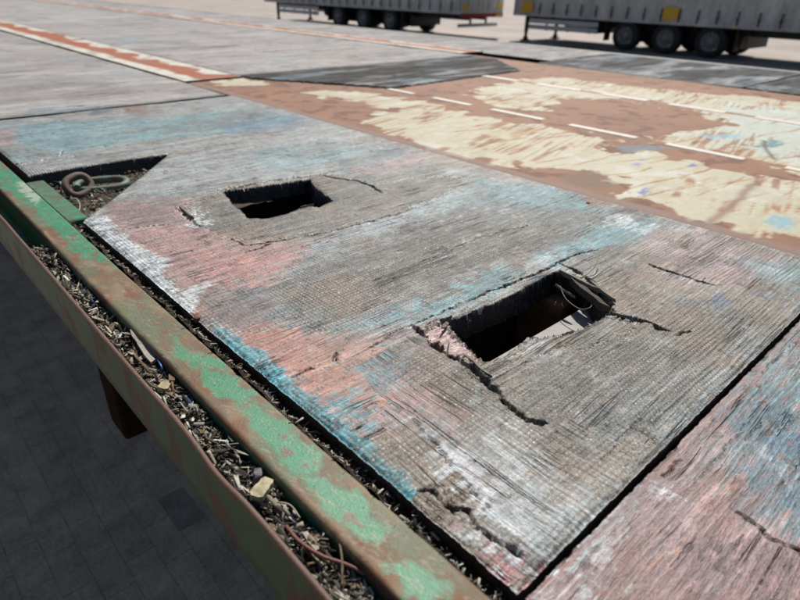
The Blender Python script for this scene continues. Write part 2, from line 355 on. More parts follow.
class Paint:
    def __init__(s, U, V, base):
        s.U, s.V = U, V; s.col = np.ones(U.shape + (3,)) * base; s.aux = np.zeros(U.shape + (3,)); s.z = np.zeros(U.shape)
        s.wu = fbm(U * 90, V * 90, 4, 3) - 0.5; s.wv = fbm(U * 90, V * 90, 4, 9) - 0.5
        s.fine = fbm(U * 420, V * 420, 2, 21) - 0.5; s.mid = fbm(U * 210, V * 60, 4, 23) - 0.5; s.chips = sst(0.37, 0.31, fbm(U * 230, V * 95, 4, 27))
        s.str_u = fbm(U * 22, V * 330, 3, 31) - 0.5      # streaks along u
        s.str_v = fbm(U * 330, V * 22, 3, 41) - 0.5      # streaks along v
    def mask(s, poly, soft=0.006, warp=0.02, streak=0.0, streakv=0.0, fine=0.0, depth=H, brk=None, chip=True):
        brk = BRK if brk is None else brk
        p = pixs(poly, depth); d = sdpoly(s.U + s.wu * warp, s.V + s.wv * warp, p, 0.08)
        d = d + s.str_v * (streak * 0.7 + streakv) + s.str_u * streak * 0.3 + s.fine * (fine + brk) + s.mid * 1.6 * brk
        m_ = sst(soft * SOFT, -soft * SOFT, d)
        return m_ * (1 - 0.85 * s.chips) if chip else m_
    def mix(s, m, c, k=1.0, paint=None, mesh_=None, z=0.0, rough=None):
        m = m * k; s.col = s.col * (1 - m[..., None]) + c * m[..., None]
        if paint is not None: s.aux[..., 0] = s.aux[..., 0] * (1 - m) + paint * m
        if mesh_ is not None: s.aux[..., 1] = s.aux[..., 1] * (1 - m) + mesh_ * m
        if rough is not None: s.aux[..., 2] = s.aux[..., 2] * (1 - m) + rough * m
        s.z += z * m
    def crack(s, pl, wdt=0.0022, deep=0.008, lip=0.0, side=1, dark=0.8, depth=H, jit=0.008):
        p = pixs(pl, depth); d, sg, t = dline(s.U + s.wu * jit + s.fine * 0.003, s.V + s.wv * jit + (s.chips - 0.2) * 0.0012, p)
        wv = 0.72 * wdt * (0.15 + 1.5 * vn(t * 23, t * 0 + 1.5, 77)) * np.clip(np.minimum(t, 1 - t) * 9 + 0.25, 0, 1)
        g_ = np.exp(-(d / (wv + 1e-5)) ** 4)
        if lip: s.z += 0.22 * lip * np.exp(-d / 0.005) * (sg == side) * np.clip(np.minimum(t, 1 - t) * 6, 0, 1)
        s.z -= deep * g_
        s.col = s.col * (1 - (g_ * dark)[..., None]) + lin(14, 13, 12) * (g_ * dark)[..., None]  # near-black colour paints in the shade down inside the crack

U, V = np.meshgrid(us, vsn, indexing='ij')
# ragged outline
eL = (fbm(U * 260, U * 0 + 2.2, 4, 5) - 0.5) * 0.0016; V = V + eL * np.exp(-(V - V0) / 0.003)
eN = (fbm(V * 260, V * 0 + 7.2, 4, 6) - 0.5) * 0.0014; U = U + eN * np.exp(-(U - U0) / 0.003)
S = Paint(U, V, GREY)
big = fbm(U * 9, V * 14, 4, 100); S.col *= (0.80 + 0.4 * big)[..., None]
S.mix(sst(0.52, 0.72, fbm(U * 8, V * 30, 4, 101)), BRN, 0.55); S.mix(sst(0.55, 0.75, fbm(U * 10 + 5, V * 36, 4, 102)), PALE, 0.5)
S.aux[..., 1] = 0.35 + sst(0.42, 0.6, fbm(U * 12, V * 12, 3, 103)) * 0.45
# far third: pale weathered, blue wash
S.mix(S.mask([(-60, 100), (230, 90), (420, 150), (330, 182), (220, 192), (110, 200), (170, 152), (20, 178), (-40, 185)], 0.03, 0.05), lin(170, 172, 166), 0.8, paint=0.2)
S.mix(S.mask([(-60, 128), (60, 122), (160, 118), (240, 108), (300, 118), (230, 132), (130, 142), (20, 160), (-60, 165)], 0.03, 0.06, 0.07), PTEAL, 0.6)
S.mix(S.mask([(205, 122), (262, 112), (308, 118), (300, 128), (230, 134)], 0.02, 0.06, 0.07), BLUE, 0.6)
S.mix(S.mask([(90, 110), (108, 108), (110, 113), (92, 115)], 0.008, 0.03), BLUE, 0.7)
S.mix(S.mask([(120, 106), (150, 103), (145, 116), (125, 112)], 0.012, 0.04), RUST, 0.6)
S.mix(S.mask([(-20, 128), (14, 128), (16, 146), (-20, 152)], 0.02, 0.03), PINK, 0.7)
S.mix(S.mask([(340, 160), (400, 148), (412, 158), (380, 170), (335, 172)], 0.015, 0.05, 0.05), TEAL, 0.75)
S.mix(S.mask([(250, 150), (330, 140), (380, 150), (330, 166), (260, 170)], 0.03, 0.06, 0.06), PTEAL, 0.45)
# pink fields on the rail side
S.mix(S.mask([(100, 214), (130, 196), (186, 196), (205, 226), (250, 243), (330, 238), (420, 208), (436, 212), (360, 238), (300, 262), (270, 285), (285, 320), (330, 335), (410, 325), (440, 345), (400, 372), (440, 395), (470, 430), (520, 520), (480, 500), (420, 440), (360, 430), (300, 400), (230, 340), (150, 265)], 0.012, 0.035, 0.012, 0.02), PINK, 0.95, paint=0.55, mesh_=0.1, z=0.0003)
S.mix(S.mask([(228, 335), (265, 318), (330, 340), (400, 345), (372, 372), (400, 400), (360, 408), (300, 385)], 0.016, 0.05, 0.02, 0.02), ORANGE, 0.85, paint=0.6, mesh_=0)
S.mix(S.mask([(195, 245), (250, 255), (330, 252), (270, 275), (260, 290), (215, 280)], 0.02, 0.05, 0.03, 0.02), lin(196, 132, 118), 0.75, paint=0.55)
S.mix(S.mask([(100, 212), (150, 206), (190, 214), (182, 226), (130, 226)], 0.012, 0.04, 0.03), DGREY, 0.65)
S.mix(S.mask([(196, 300), (240, 292), (290, 312), (276, 330), (235, 326), (205, 322)], 0.016, 0.05, 0.03), DGREY, 0.7)
S.mix(S.mask([(120, 198), (200, 188), (170, 204), (140, 204)], 0.012, 0.04, 0.02), DTEAL, 0.5)
# teal smudges, scratched dark band below the oval
S.mix(S.mask([(228, 292), (262, 286), (282, 294), (270, 304), (238, 304)], 0.008, 0.06, 0.05, fine=0.02), DTEAL, 0.85)
S.mix(S.mask([(330, 398), (356, 392), (386, 416), (374, 430), (345, 416)], 0.008, 0.05, 0.03, fine=0.03), PTEAL, 0.9, paint=0.4)
S.mix(S.mask([(345, 404), (366, 402), (372, 416), (352, 412)], 0.006, 0.03, fine=0.02), DTEAL, 0.6)
# oval of bare grey wood
S.mix(S.mask([(284, 272), (318, 244), (400, 214), (470, 190), (560, 186), (640, 205), (668, 226), (620, 246), (545, 268), (440, 312), (350, 330), (290, 322)], 0.012, 0.03, 0.02, 0.02), lin(112, 106, 96), 0.95, paint=0, mesh_=0.7, z=-0.0005)
S.mix(S.mask([(280, 280), (300, 262), (330, 268), (400, 296), (430, 312), (400, 326), (330, 333), (285, 322)], 0.02, 0.05, 0.03, fine=0.03), DGREY, 0.8)
S.mix(S.mask([(276, 312), (300, 308), (360, 318), (410, 310), (418, 320), (370, 331), (320, 334), (284, 324)], 0.008, 0.04, fine=0.03), DTEAL, 0.75)
S.mix(S.mask([(278, 310), (318, 306), (330, 318), (290, 322)], 0.008, 0.04, fine=0.03), TEAL, 0.7)
S.mix(S.mask([(400, 200), (470, 178), (490, 190), (430, 214), (330, 246), (300, 252)], 0.014, 0.04, 0.05), PALE, 0.55)
S.mix(S.mask([(500, 192), (540, 184), (560, 196), (520, 206)], 0.01, 0.05, 0.03), lin(80, 88, 150), 0.4)
S.mix(S.mask([(470, 178), (560, 186), (640, 200), (600, 214), (500, 204)], 0.02, 0.05, 0.06), PTEAL, 0.5)
# pale band above the second hole
S.mix(S.mask([(318, 326), (400, 306), (450, 292), (520, 262), (600, 226), (648, 218), (664, 228), (610, 246), (560, 264), (490, 294), (425, 322), (370, 332)], 0.016, 0.04, 0.03, 0.01), PTEAL, 0.75, paint=0.2)
S.mix(S.mask([(470, 292), (540, 262), (552, 262), (500, 288)], 0.012, 0.03, fine=0.02), TEAL, 0.7)
S.mix(S.mask([(520, 264), (552, 252), (560, 258), (530, 272)], 0.008, 0.03, 0.02), WHITE, 0.7)
S.mix(S.mask([(600, 216), (626, 214), (640, 226), (660, 224), (650, 234), (610, 226)], 0.007, 0.03, 0.03), WHITE, 0.8)
S.mix(S.mask([(570, 240), (600, 232), (612, 240), (585, 250)], 0.01, 0.03, 0.02), TEAL, 0.6)
# right part
S.mix(S.mask([(645, 236), (700, 224), (790, 262), (745, 286), (690, 292), (655, 270)], 0.025, 0.06, 0.06), lin(178, 150, 146), 0.6)
S.mix(S.mask([(700, 300), (716, 294), (730, 302), (715, 308)], 0.006, 0.03, 0.02), lin(92, 112, 128), 0.8)
S.mix(S.mask([(748, 294), (778, 290), (792, 300), (764, 304)], 0.007, 0.03, 0.03), lin(86, 112, 138), 0.85)
S.mix(S.mask([(740, 258), (800, 262), (830, 280), (800, 300), (770, 285)], 0.02, 0.05, 0.03), PTEAL, 0.45)
S.mix(S.mask([(610, 320), (690, 300), (760, 320), (720, 380), (650, 450), (560, 440), (500, 380), (560, 345)], 0.03, 0.05, 0.03), lin(128, 122, 112), 0.85, paint=0, mesh_=1.0)
S.mix(S.mask([(800, 300), (812, 306), (560, 580), (545, 566), (640, 462)], 0.012, 0.03, 0.02), lin(150, 158, 158), 0.75)
# near field
S.mix(S.mask([(372, 352), (404, 330), (424, 346), (430, 372), (402, 392), (374, 386)], 0.01, 0.05, 0.05, fine=0.02), DTEAL, 0.7)
S.mix(S.mask([(370, 378), (384, 352), (398, 344), (390, 384)], 0.008, 0.04, 0.05, fine=0.02), PTEAL, 0.8)
S.mix(S.mask([(396, 372), (430, 372), (446, 392), (432, 418), (402, 402)], 0.008, 0.03, 0.02, 0.02), PINK, 0.7)
S.mix(S.mask([(398, 430), (420, 418), (470, 470), (540, 552), (520, 560), (466, 506), (440, 490), (420, 470)], 0.012, 0.03, 0.03), BRN, 0.8)
S.mix(S.mask([(416, 418), (452, 440), (500, 480), (556, 552), (538, 562), (500, 530), (462, 484), (436, 452)], 0.01, 0.03, 0.05), WHITE, 0.75)
S.mix(S.mask([(470, 440), (540, 470), (600, 500), (556, 556), (510, 510)], 0.02, 0.04, 0.06), PALE, 0.65, rough=0.5)
S.mix(S.mask([(590, 408), (660, 400), (640, 450), (600, 470)], 0.025, 0.05, 0.04), lin(112, 112, 106), 0.55)
S.mix(S.mask([(555, 496), (572, 492), (574, 504), (560, 506)], 0.008, 0.02), RUST, 0.35)
S.mix(S.mask([(480, 420), (540, 440), (520, 470), (460, 440)], 0.02, 0.05, 0.05), lin(110, 100, 88), 0.5)
# broad thin washes of old paint
for p_, c_, k_ in [([(284, 268), (330, 238), (420, 206), (500, 184), (560, 190), (480, 200), (400, 224), (330, 252), (296, 276)], lin(176, 200, 204), 0.7), ([(284, 318), (340, 326), (420, 312), (500, 282), (600, 238), (660, 226), (600, 252), (500, 296), (420, 324), (340, 336)], lin(170, 198, 204), 0.5), ([(330, 182), (420, 160), (520, 186), (600, 205), (660, 226), (600, 240), (480, 212), (400, 205)], PTEAL, 0.30), ([(190, 285), (260, 275), (330, 290), (300, 320), (220, 315)], PTEAL, 0.35), ([(420, 300), (520, 258), (600, 232), (560, 262), (470, 300)], lin(196, 206, 204), 0.35),
                   ([(540, 580), (800, 312), (780, 300), (640, 420), (520, 540)], PTEAL, 0.22), ([(440, 420), (520, 450), (600, 480), (560, 560), (500, 500)], lin(205, 208, 204), 0.35), ([(100, 215), (190, 200), (300, 262), (430, 320), (400, 420), (300, 390), (200, 300)], PINK, 0.30),
                   ([(170, 155), (420, 150), (330, 178), (220, 190), (110, 205)], lin(178, 190, 190), 0.35), ([(340, 345), (420, 335), (440, 400), (480, 470), (400, 440), (350, 400)], PTEAL, 0.20)]:
    S.mix(S.mask(p_, 0.08, 0.08, 0.05, chip=False) * (0.5 + S.mid * 2.0).clip(0, 1.4), c_, k_)
# flaking paint along the rail edge
S.mix(S.mask([(74, 214), (100, 208), (108, 222), (122, 238), (150, 253), (172, 262), (162, 275), (182, 291), (208, 283), (192, 300), (200, 316), (184, 312), (70, 226)], 0.002, 0.014, 0.0, 0.014, 0.01, brk=0.006, chip=False), WHITE, 0.95, paint=0.6, z=0.0006)
S.mix(S.mask([(212, 322), (235, 335), (267, 356), (290, 379), (317, 401), (342, 421), (372, 449), (392, 468), (414, 488), (420, 498), (408, 507), (340, 450), (280, 402), (226, 352)], 0.002, 0.010, 0.0, 0.010, 0.006, brk=0.003, chip=False), lin(98, 168, 176), 0.97, paint=0.5, z=0.0008)
S.mix(S.mask([(290, 384), (317, 403), (345, 428), (392, 466), (418, 494), (406, 506), (330, 444)], 0.003, 0.02, 0.0, 0.012, 0.03, brk=0.004), TEAL, 0.75)
fl = S.mask([(212, 322), (235, 335), (267, 356), (290, 379), (317, 401), (342, 421), (372, 449), (392, 468), (414, 488), (420, 498), (408, 507), (340, 450), (280, 402), (226, 352)], 0.006, 0.012, 0, 0.01, chip=False)
sc_ = sst(0.54, 0.62, fbm(U * 300, V * 300, 3, 222)) * fl; S.mix(sc_, DTEAL, 0.75, z=-0.0009)
fl2 = S.mask([(70, 216), (92, 206), (140, 252), (196, 300), (206, 326), (120, 262)], 0.006, 0.02, 0, 0.03)
S.mix(sst(0.52, 0.62, fbm(U * 240, V * 240, 3, 223)) * fl2, DGREY, 0.7, z=-0.0006)
S.mix(S.mask([(186, 318), (198, 308), (208, 318), (198, 328)], 0.006, 0.02, fine=0.02), RUST, 0.9)
S.mix(S.mask([(82, 206), (95, 203), (104, 208), (94, 213)], 0.006, 0.02), RUST, 0.7)
S.mix(S.mask([(410, 494), (432, 484), (470, 508), (466, 524), (440, 520)], 0.008, 0.02, 0.02), lin(118, 96, 76), 0.9, z=-0.0006)
S.mix(S.mask([(440, 496), (462, 498), (466, 514), (448, 516)], 0.004, 0.02, fine=0.05), lin(70, 50, 36), 0.9, z=-0.0004)
S.mix(S.mask([(456, 520), (476, 528), (500, 546), (530, 568), (556, 566), (520, 610), (480, 560)], 0.004, 0.012, 0.0), lin(168, 112, 108), 0.95, paint=0.4, z=-0.0008)
S.mix(S.mask([(446, 512), (476, 530), (540, 580), (520, 606), (470, 552)], 0.004, 0.02, 0.0, 0.06, 0.02) * sst(0.45, 0.6, fbm(U * 60, V * 300, 3, 301)), WHITE, 0.85)
S.mix(S.mask([(580, 196), (605, 200), (618, 208), (590, 206)], 0.006, 0.02, fine=0.01), RUST, 0.8)
S.mix(S.mask([(424, 330), (470, 356), (520, 410), (560, 430), (540, 450), (470, 420), (420, 380), (405, 345)], 0.03, 0.05, 0.04), lin(104, 94, 82), 0.65)
S.mix(S.mask([(560, 258), (620, 244), (650, 262), (640, 290), (612, 300), (590, 280)], 0.02, 0.04, 0.03), lin(104, 95, 84), 0.6)
S.mix(S.mask([(380, 262), (460, 232), (540, 212), (600, 222), (520, 254), (440, 290), (390, 292)], 0.03, 0.06, 0.06), lin(108, 100, 88), 0.55)
# veneer worn away round the first hole
worn = S.mask([(176, 208), (196, 202), (224, 187), (326, 172), (372, 184), (440, 176), (470, 178), (440, 196), (402, 212), (330, 231), (262, 241), (224, 236), (194, 226)], 0.003, 0.022, 0.006, chip=False)
S.mix(worn, lin(112, 102, 88), 0.92, paint=0, mesh_=0.35, z=-0.0010)
S.mix(S.mask([(186, 212), (196, 208), (206, 222), (198, 228)], 0.004, 0.03, fine=0.04), WHITE, 0.85, z=0.001)
S.mix(S.mask([(345, 170), (380, 158), (432, 152), (420, 164), (380, 176)], 0.01, 0.04, 0.03), lin(196, 158, 150), 0.6)
S.col *= 0.90
# generic wear: small chips and stains
S.mix(sst(0.70, 0.78, fbm(U * 85, V * 55, 4, 401)), DGREY, 0.55, z=-0.0003); S.mix(sst(0.74, 0.80, fbm(U * 110 + 9, V * 48, 4, 402)), PALE, 0.45)
S.col *= ((0.66 + 0.68 * fbm(U * 70, V * 11, 4, 405)) * (0.78 + 0.44 * fbm(U * 26, V * 26, 4, 406)))[..., None]; S.mix(sst(0.58, 0.74, fbm(U * 120, V * 12, 4, 407)), lin(190, 186, 178), 0.24); S.mix(sst(0.56, 0.72, fbm(U * 16 + 3, V * 9, 4, 408)) * (1 - S.aux[..., 0]), BRN, 0.45)
S.mix(sst(0.70, 0.76, fbm(U * 90 + 3, V * 140, 3, 403)), BLACK, 0.45, z=-0.0005)
gm = S.mask([(372, 356), (410, 332), (440, 350), (480, 378), (520, 420), (600, 424), (660, 420), (560, 575), (520, 606), (470, 552), (400, 486), (390, 430)], 0.004, 0.03, 0.0, chip=False)
S.aux[..., 2] = (gm > 0.5) * 1.0
# relief: warps, cracks
S.z += (fbm(U * 6, V * 6, 3, 61) - 0.5) * 0.004 + (fbm(U * 55, V * 80, 3, 62) - 0.5) * 0.0011 + S.fine * 0.0006
for pl, wd, dp, lp, sd2 in [
    ([(410, 325), (424, 334), (442, 348), (460, 359), (475, 370), (490, 385), (503, 397)], 0.0042, 0.016, 0.004, -1),
    ([(500, 399), (515, 411), (530, 420), (551, 425)], 0.0030, 0.012, 0.003, -1),
    ([(410, 325), (440, 313), (470, 300), (492, 291), (520, 280), (545, 270), (557, 262), (580, 254), (610, 246)], 0.0016, 0.006, 0.0025, 1),
    ([(557, 262), (575, 270), (592, 282), (602, 296), (614, 314), (636, 319), (655, 326), (678, 336)], 0.0032, 0.010, 0.004, 1),
    ([(648, 264), (662, 270), (688, 278), (716, 286)], 0.0022, 0.008, 0.002, 1), ([(678, 336), (690, 330)], 0.0016, 0.005, 0.001, 1),
    ([(418, 490), (435, 492), (452, 510), (468, 512), (477, 527), (497, 542), (513, 550), (530, 565)], 0.0014, 0.005, 0.0014, -1),
    ([(324, 174), (331, 176), (356, 180), (370, 185), (384, 194)], 0.0022, 0.006, 0.002, 1),
    ([(191, 194), (223, 188), (280, 179), (326, 173)], 0.0010, 0.003, 0.001, 1), ([(174, 206), (191, 220), (205, 229)], 0.0018, 0.004, 0.001, 1),
    ([(223, 236), (247, 246), (279, 241), (317, 234), (356, 225), (401, 213), (421, 206)], 0.0016, 0.005, 0.0015, 1),
    ([(300, 327), (327, 331), (355, 329)], 0.0008, 0.001, 0.0003, 1),
    ([(366, 350), (402, 328), (414, 324)], 0.0012, 0.003, 0.001, 1), ([(244, 253), (262, 248), (270, 244)], 0.002, 0.004, 0, 1),
    ([(412, 420), (436, 446), (460, 476), (490, 505)], 0.0010, 0.002, 0.0012, -1), ([(352, 432), (362, 426)], 0.0014, 0.004, 0, 1),
    ([(590, 480), (620, 440), (650, 412)], 0.0006, 0.0008, 0.0003, 1), ([(120, 230), (170, 224)], 0.0012, 0.003, 0, 1),
    ([(290, 378), (315, 368)], 0.0012, 0.003, 0, 1), ([(330, 362), (338, 352)], 0.002, 0.003, 0, 1), ([(20, 166), (60, 156), (62, 150)], 0.0014, 0.003, 0, 1),
    ([(60, 160), (78, 156)], 0.0014, 0.003, 0, 1), ([(10, 164), (22, 163)], 0.003, 0.004, 0, 1), ([(420, 262), (470, 240), (540, 222)], 0.0010, 0.002, 0.0006, 1)]:
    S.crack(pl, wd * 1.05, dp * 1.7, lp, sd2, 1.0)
# torn pinkish ledge on the left of the second hole, sunk top veneer on its near side
led = S.mask([(417, 327), (436, 320), (450, 324), (486, 358), (478, 368), (456, 352), (438, 342)], 0.003, 0.006, chip=False)
S.z = S.z * (1 - led) - 0.004 * led + (vn(U * 700, V * 160, 304) - 0.5) * 0.0016 * led; S.mix(led, lin(208, 180, 172), 0.95); S.mix(led * sst(0.5, 0.6, fbm(U * 500, V * 150, 3, 303)), lin(150, 96, 90), 0.8)
slope = S.mask([(494, 356), (540, 330), (592, 300), (612, 314), (640, 322), (620, 338), (560, 350), (520, 362)], 0.014, 0.01, chip=False)
S.z -= 0.0035 * slope
# holes
TH = 0.027
h1 = pixs([(221, 189), (262, 184), (309, 177), (316, 186), (334, 199), (318, 206), (306, 204), (288, 212), (268, 217), (248, 217), (236, 205)])
h2 = pixs([(446, 321), (468, 312), (492, 303), (520, 290), (545, 276), (560, 270), (580, 278), (594, 288), (604, 304), (607, 313), (592, 321), (570, 330), (548, 334), (528, 336), (510, 349), (492, 360), (484, 360), (466, 342)])
notch = np.vstack([pixs([(82, 222), (170, 153)]), [[3.83 * H, 1.2 * H], [3.83 * H, 0.3 * H], [2.84 * H, 0.3 * H]]])
hd = np.minimum(sdpoly(U + S.wu * 0.006, V + S.wv * 0.006, h1), sdpoly(U + S.wu * 0.007, V + S.wv * 0.007, h2)) + S.fine * 0.0006
nd_ = sdpoly(U, V, notch, 0.03)
hole = (hd < 0); cut = hole | (nd_ < 0)
for q_ in (hd,):      # pull the rim vertices onto the outline so the edge is not stepped
    gu = np.gradient(q_, us, axis=0); gv = np.gradient(q_, vsn, axis=1); gl = np.sqrt(gu * gu + gv * gv) + 1e-6; k_ = (q_ > 0) & (q_ < 0.0016)
    S.U = np.where(k_, S.U - q_ * gu / gl, S.U); S.V = np.where(k_, S.V - q_ * gv / gl, S.V)
near = np.exp(-np.clip(hd, 0, 1) / 0.004); S.z -= 0.0022 * near * (hd > 0); S.z -= 0.0015 * np.exp(-np.clip(nd_, 0, 1) / 0.0025)
S.mix(sst(0.006, 0.0, hd) * 0.5, DGREY)
edge = np.minimum(np.minimum(V - V0, V1 - V), np.minimum(U - U0, U1 - U)); S.z -= 0.0018 * np.exp(-(edge / 0.0022) ** 2)
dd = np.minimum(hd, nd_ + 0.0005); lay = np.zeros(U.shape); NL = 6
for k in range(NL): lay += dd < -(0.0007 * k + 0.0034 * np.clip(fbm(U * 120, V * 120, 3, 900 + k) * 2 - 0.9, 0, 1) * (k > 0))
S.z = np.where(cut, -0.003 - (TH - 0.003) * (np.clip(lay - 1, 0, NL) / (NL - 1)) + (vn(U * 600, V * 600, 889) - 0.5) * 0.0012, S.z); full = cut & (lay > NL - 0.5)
wallc = np.where(((lay % 2) < 1)[..., None], lin(44, 37, 32), lin(22, 20, 19)); S.col = np.where(cut[..., None], wallc, S.col)  # ply layers coloured near black: shade inside the openings is painted in
S.z = np.where(full, -TH, S.z); cut = full
def panel_mesh(name, S, cut, mat, parent, z0=DZ, th=TH, sidecol=lin(70, 60, 50)):
    n, m_ = S.U.shape; vt = np.stack([S.V, S.U, z0 + S.z], -1).reshape(-1, 3)
    fa = grid_faces(n, m_)
    if cut is not None:
        k = cut.ravel()[fa].all(1); fa = fa[~k]
    ring = np.concatenate([np.arange(m_), np.arange(1, n) * m_ + m_ - 1, (n - 1) * m_ + np.arange(m_ - 2, -1, -1), np.arange(n - 2, 0, -1) * m_])
    low = vt[ring].copy(); low[:, 2] = z0 - th; b0 = len(vt)
    k = np.arange(len(ring)); k2 = (k + 1) % len(ring)
    top2 = vt[ring].copy(); top2[:, 2] -= 0.0004
    allv = np.vstack([vt, top2, low]); b1 = b0 + len(ring)
    sk = np.stack([ring[k], b0 + k, b0 + k2, ring[k2]], -1); sk2 = np.stack([b0 + k, b1 + k, b1 + k2, b0 + k2], -1)
    c = S.col.reshape(-1, 3); a = S.aux.reshape(-1, 3)
    sc = np.ones((2 * len(ring), 3)) * sidecol; sa = np.zeros((2 * len(ring), 3))
    fa = fa[:, ::-1]
    faces = np.vstack([fa, sk[:, ::-1][:, ::-1], sk2])
    if cut is not None:
        kk = cut.ravel()[ring]; dead = kk[k] & kk[k2]; faces = np.vstack([fa, sk[~dead], sk2[~dead]])
    return mesh(name, allv, faces, mat, parent, np.vstack([c, sc]), np.vstack([a, sa]), smooth=False)
lum = (S.col @ np.array([0.25, 0.6, 0.15]))[..., None]; S.col = np.clip(lum + (S.col - lum) * 1.12, 0.004, 1)
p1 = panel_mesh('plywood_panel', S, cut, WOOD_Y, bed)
p1['label'] = 'grey plywood panel with two torn holes and pink and teal paint'

# ---- the pink panel in the near right corner
u0, u1 = -2.9 * H, U0 - 0.0044
us = np.concatenate([np.arange(u0, -0.08, 0.006), np.arange(-0.08, u1, 0.0014), [u1]]); vsn = np.arange(V0 + 0.001, V1, 0.0016)
U, V = np.meshgrid(us, vsn, indexing='ij'); eN = (fbm(V * 220, V * 0 + 3.2, 4, 8) - 0.5) * 0.0022; U = U + eN * np.exp(-(u1 - U) / 0.004)
S = Paint(U, V, lin(152, 102, 90)); S.aux[..., 0] = 0.3; SOFT = 1.1
S.col *= ((0.72 + 0.56 * fbm(U * 14, V * 10, 4, 500)) * (0.7 + 0.6 * fbm(U * 90, V * 14, 4, 505)))[..., None]
S.mix(sst(0.45, 0.7, fbm(U * 40, V * 14, 4, 501)), lin(160, 114, 106), 0.6); S.mix(sst(0.55, 0.7, fbm(U * 60, V * 20, 4, 502)), lin(190, 160, 155), 0.5)
S.mix(S.mask([(640, 520), (700, 525), (730, 505), (800, 550), (860, 640), (620, 640)], 0.03, 0.06, 0, 0.05), lin(146, 106, 104), 0.7)
S.mix(S.mask([(690, 470), (800, 320), (900, 300), (900, 560), (800, 540), (740, 500), (720, 470)], 0.025, 0.05, 0.0, 0.06), lin(126, 130, 128), 0.9, paint=0.1)
S.mix(S.mask([(722, 418), (750, 395), (800, 380), (870, 400), (870, 560), (800, 522), (765, 500), (738, 472), (755, 455)], 0.014, 0.04, 0, 0.03), lin(78, 122, 136), 0.9, paint=0.1)
S.mix(S.mask([(790, 440), (880, 420), (880, 480), (800, 470)], 0.02, 0.05, 0, 0.05), BLUE, 0.6)
S.mix(S.mask([(760, 366), (800, 322), (860, 320), (820, 380), (780, 400)], 0.02, 0.05, 0, 0.05), PTEAL, 0.5)
S.mix(S.mask([(745, 440), (756, 436), (800, 478), (800, 490)], 0.006, 0.02), PALE, 0.45)
S.mix(S.mask([(540, 590), (600, 525), (640, 484), (655, 482), (648, 492), (600, 545), (590, 570), (560, 600), (520, 620)], 0.004, 0.02, 0.0, 0.05, 0.02), lin(188, 200, 196), 0.9, paint=0.6, z=0.0007)
S.mix(S.mask([(648, 484), (660, 482), (668, 490), (656, 494)], 0.003, 0.015, fine=0.02), WHITE, 0.8)
S.mix(S.mask([(655, 470), (700, 425), (690, 450), (640, 510), (620, 560), (600, 560), (610, 520)], 0.012, 0.04, 0, 0.04), RED, 0.5)
ol = [(600, 604), (625, 588), (648, 569), (670, 553), (696, 530), (712, 512), (719, 504), (735, 483)]
d, sg, t_ = dline(U + S.wu * 0.008, V + S.wv * 0.008, pixs(ol)); g_ = np.exp(-(d / 0.0018) ** 2) * sst(0.38, 0.52, fbm(U * 50, V * 50, 3, 511)); S.mix(g_, lin(180, 122, 86), 0.8)
S.mix(g_ * sst(0.58, 0.68, fbm(U * 160, V * 160, 3, 510)), lin(186, 196, 180), 0.7)
S.crack([(728, 506), (742, 513), (764, 527), (780, 540), (800, 549), (830, 566)], 0.0015, 0.008, 0.001, 1)
S.crack([(664, 476), (670, 470), (680, 460)], 0.0012, 0.004, 0, 1)
for k in range(46):     # curved drying checks across the panel
    q = random.uniform(u0 * 0.35, u1); r0 = random.uniform(V0, V1 - 0.15); ln = random.uniform(0.04, 0.2); bend = random.uniform(-0.1, 0.05)
    pl = np.array([[q + bend * s * s * ln, r0 + s * ln] for s in np.linspace(0, 1, 6)])
    d, sg, t_ = dline(U + S.wu * 0.006, V + S.wv * 0.006, pl); wv = random.uniform(0.0004, 0.0009) * np.clip(np.minimum(t_, 1 - t_) * 6, 0, 1); g_ = np.exp(-(d / (wv + 1e-5)) ** 2)
    S.z -= 0.0022 * g_; S.mix(g_ * 0.75, lin(60, 40, 38))
S.mix(sst(0.68, 0.76, fbm(U * 120, V * 60, 3, 503)), lin(90, 66, 66), 0.7, z=-0.0006)
S.z += (fbm(U * 7, V * 7, 3, 71) - 0.5) * 0.004 + (fbm(U * 80, V * 55, 3, 72) - 0.5) * 0.0012 + S.fine * 0.0006
edge = np.minimum(V - V0, u1 - U); S.z -= 0.002 * np.exp(-(np.clip(edge, 0, 1) / 0.0024) ** 2) + 0.0015
lum = (S.col @ np.array([0.25, 0.6, 0.15]))[..., None]; S.col = lum + (S.col - lum) * 0.72
p0 = panel_mesh('plywood_panel', S, None, WOOD_X, bed); p0['label'] = 'pinkish red plywood panel with a blue painted patch'

SOFT = 0.55
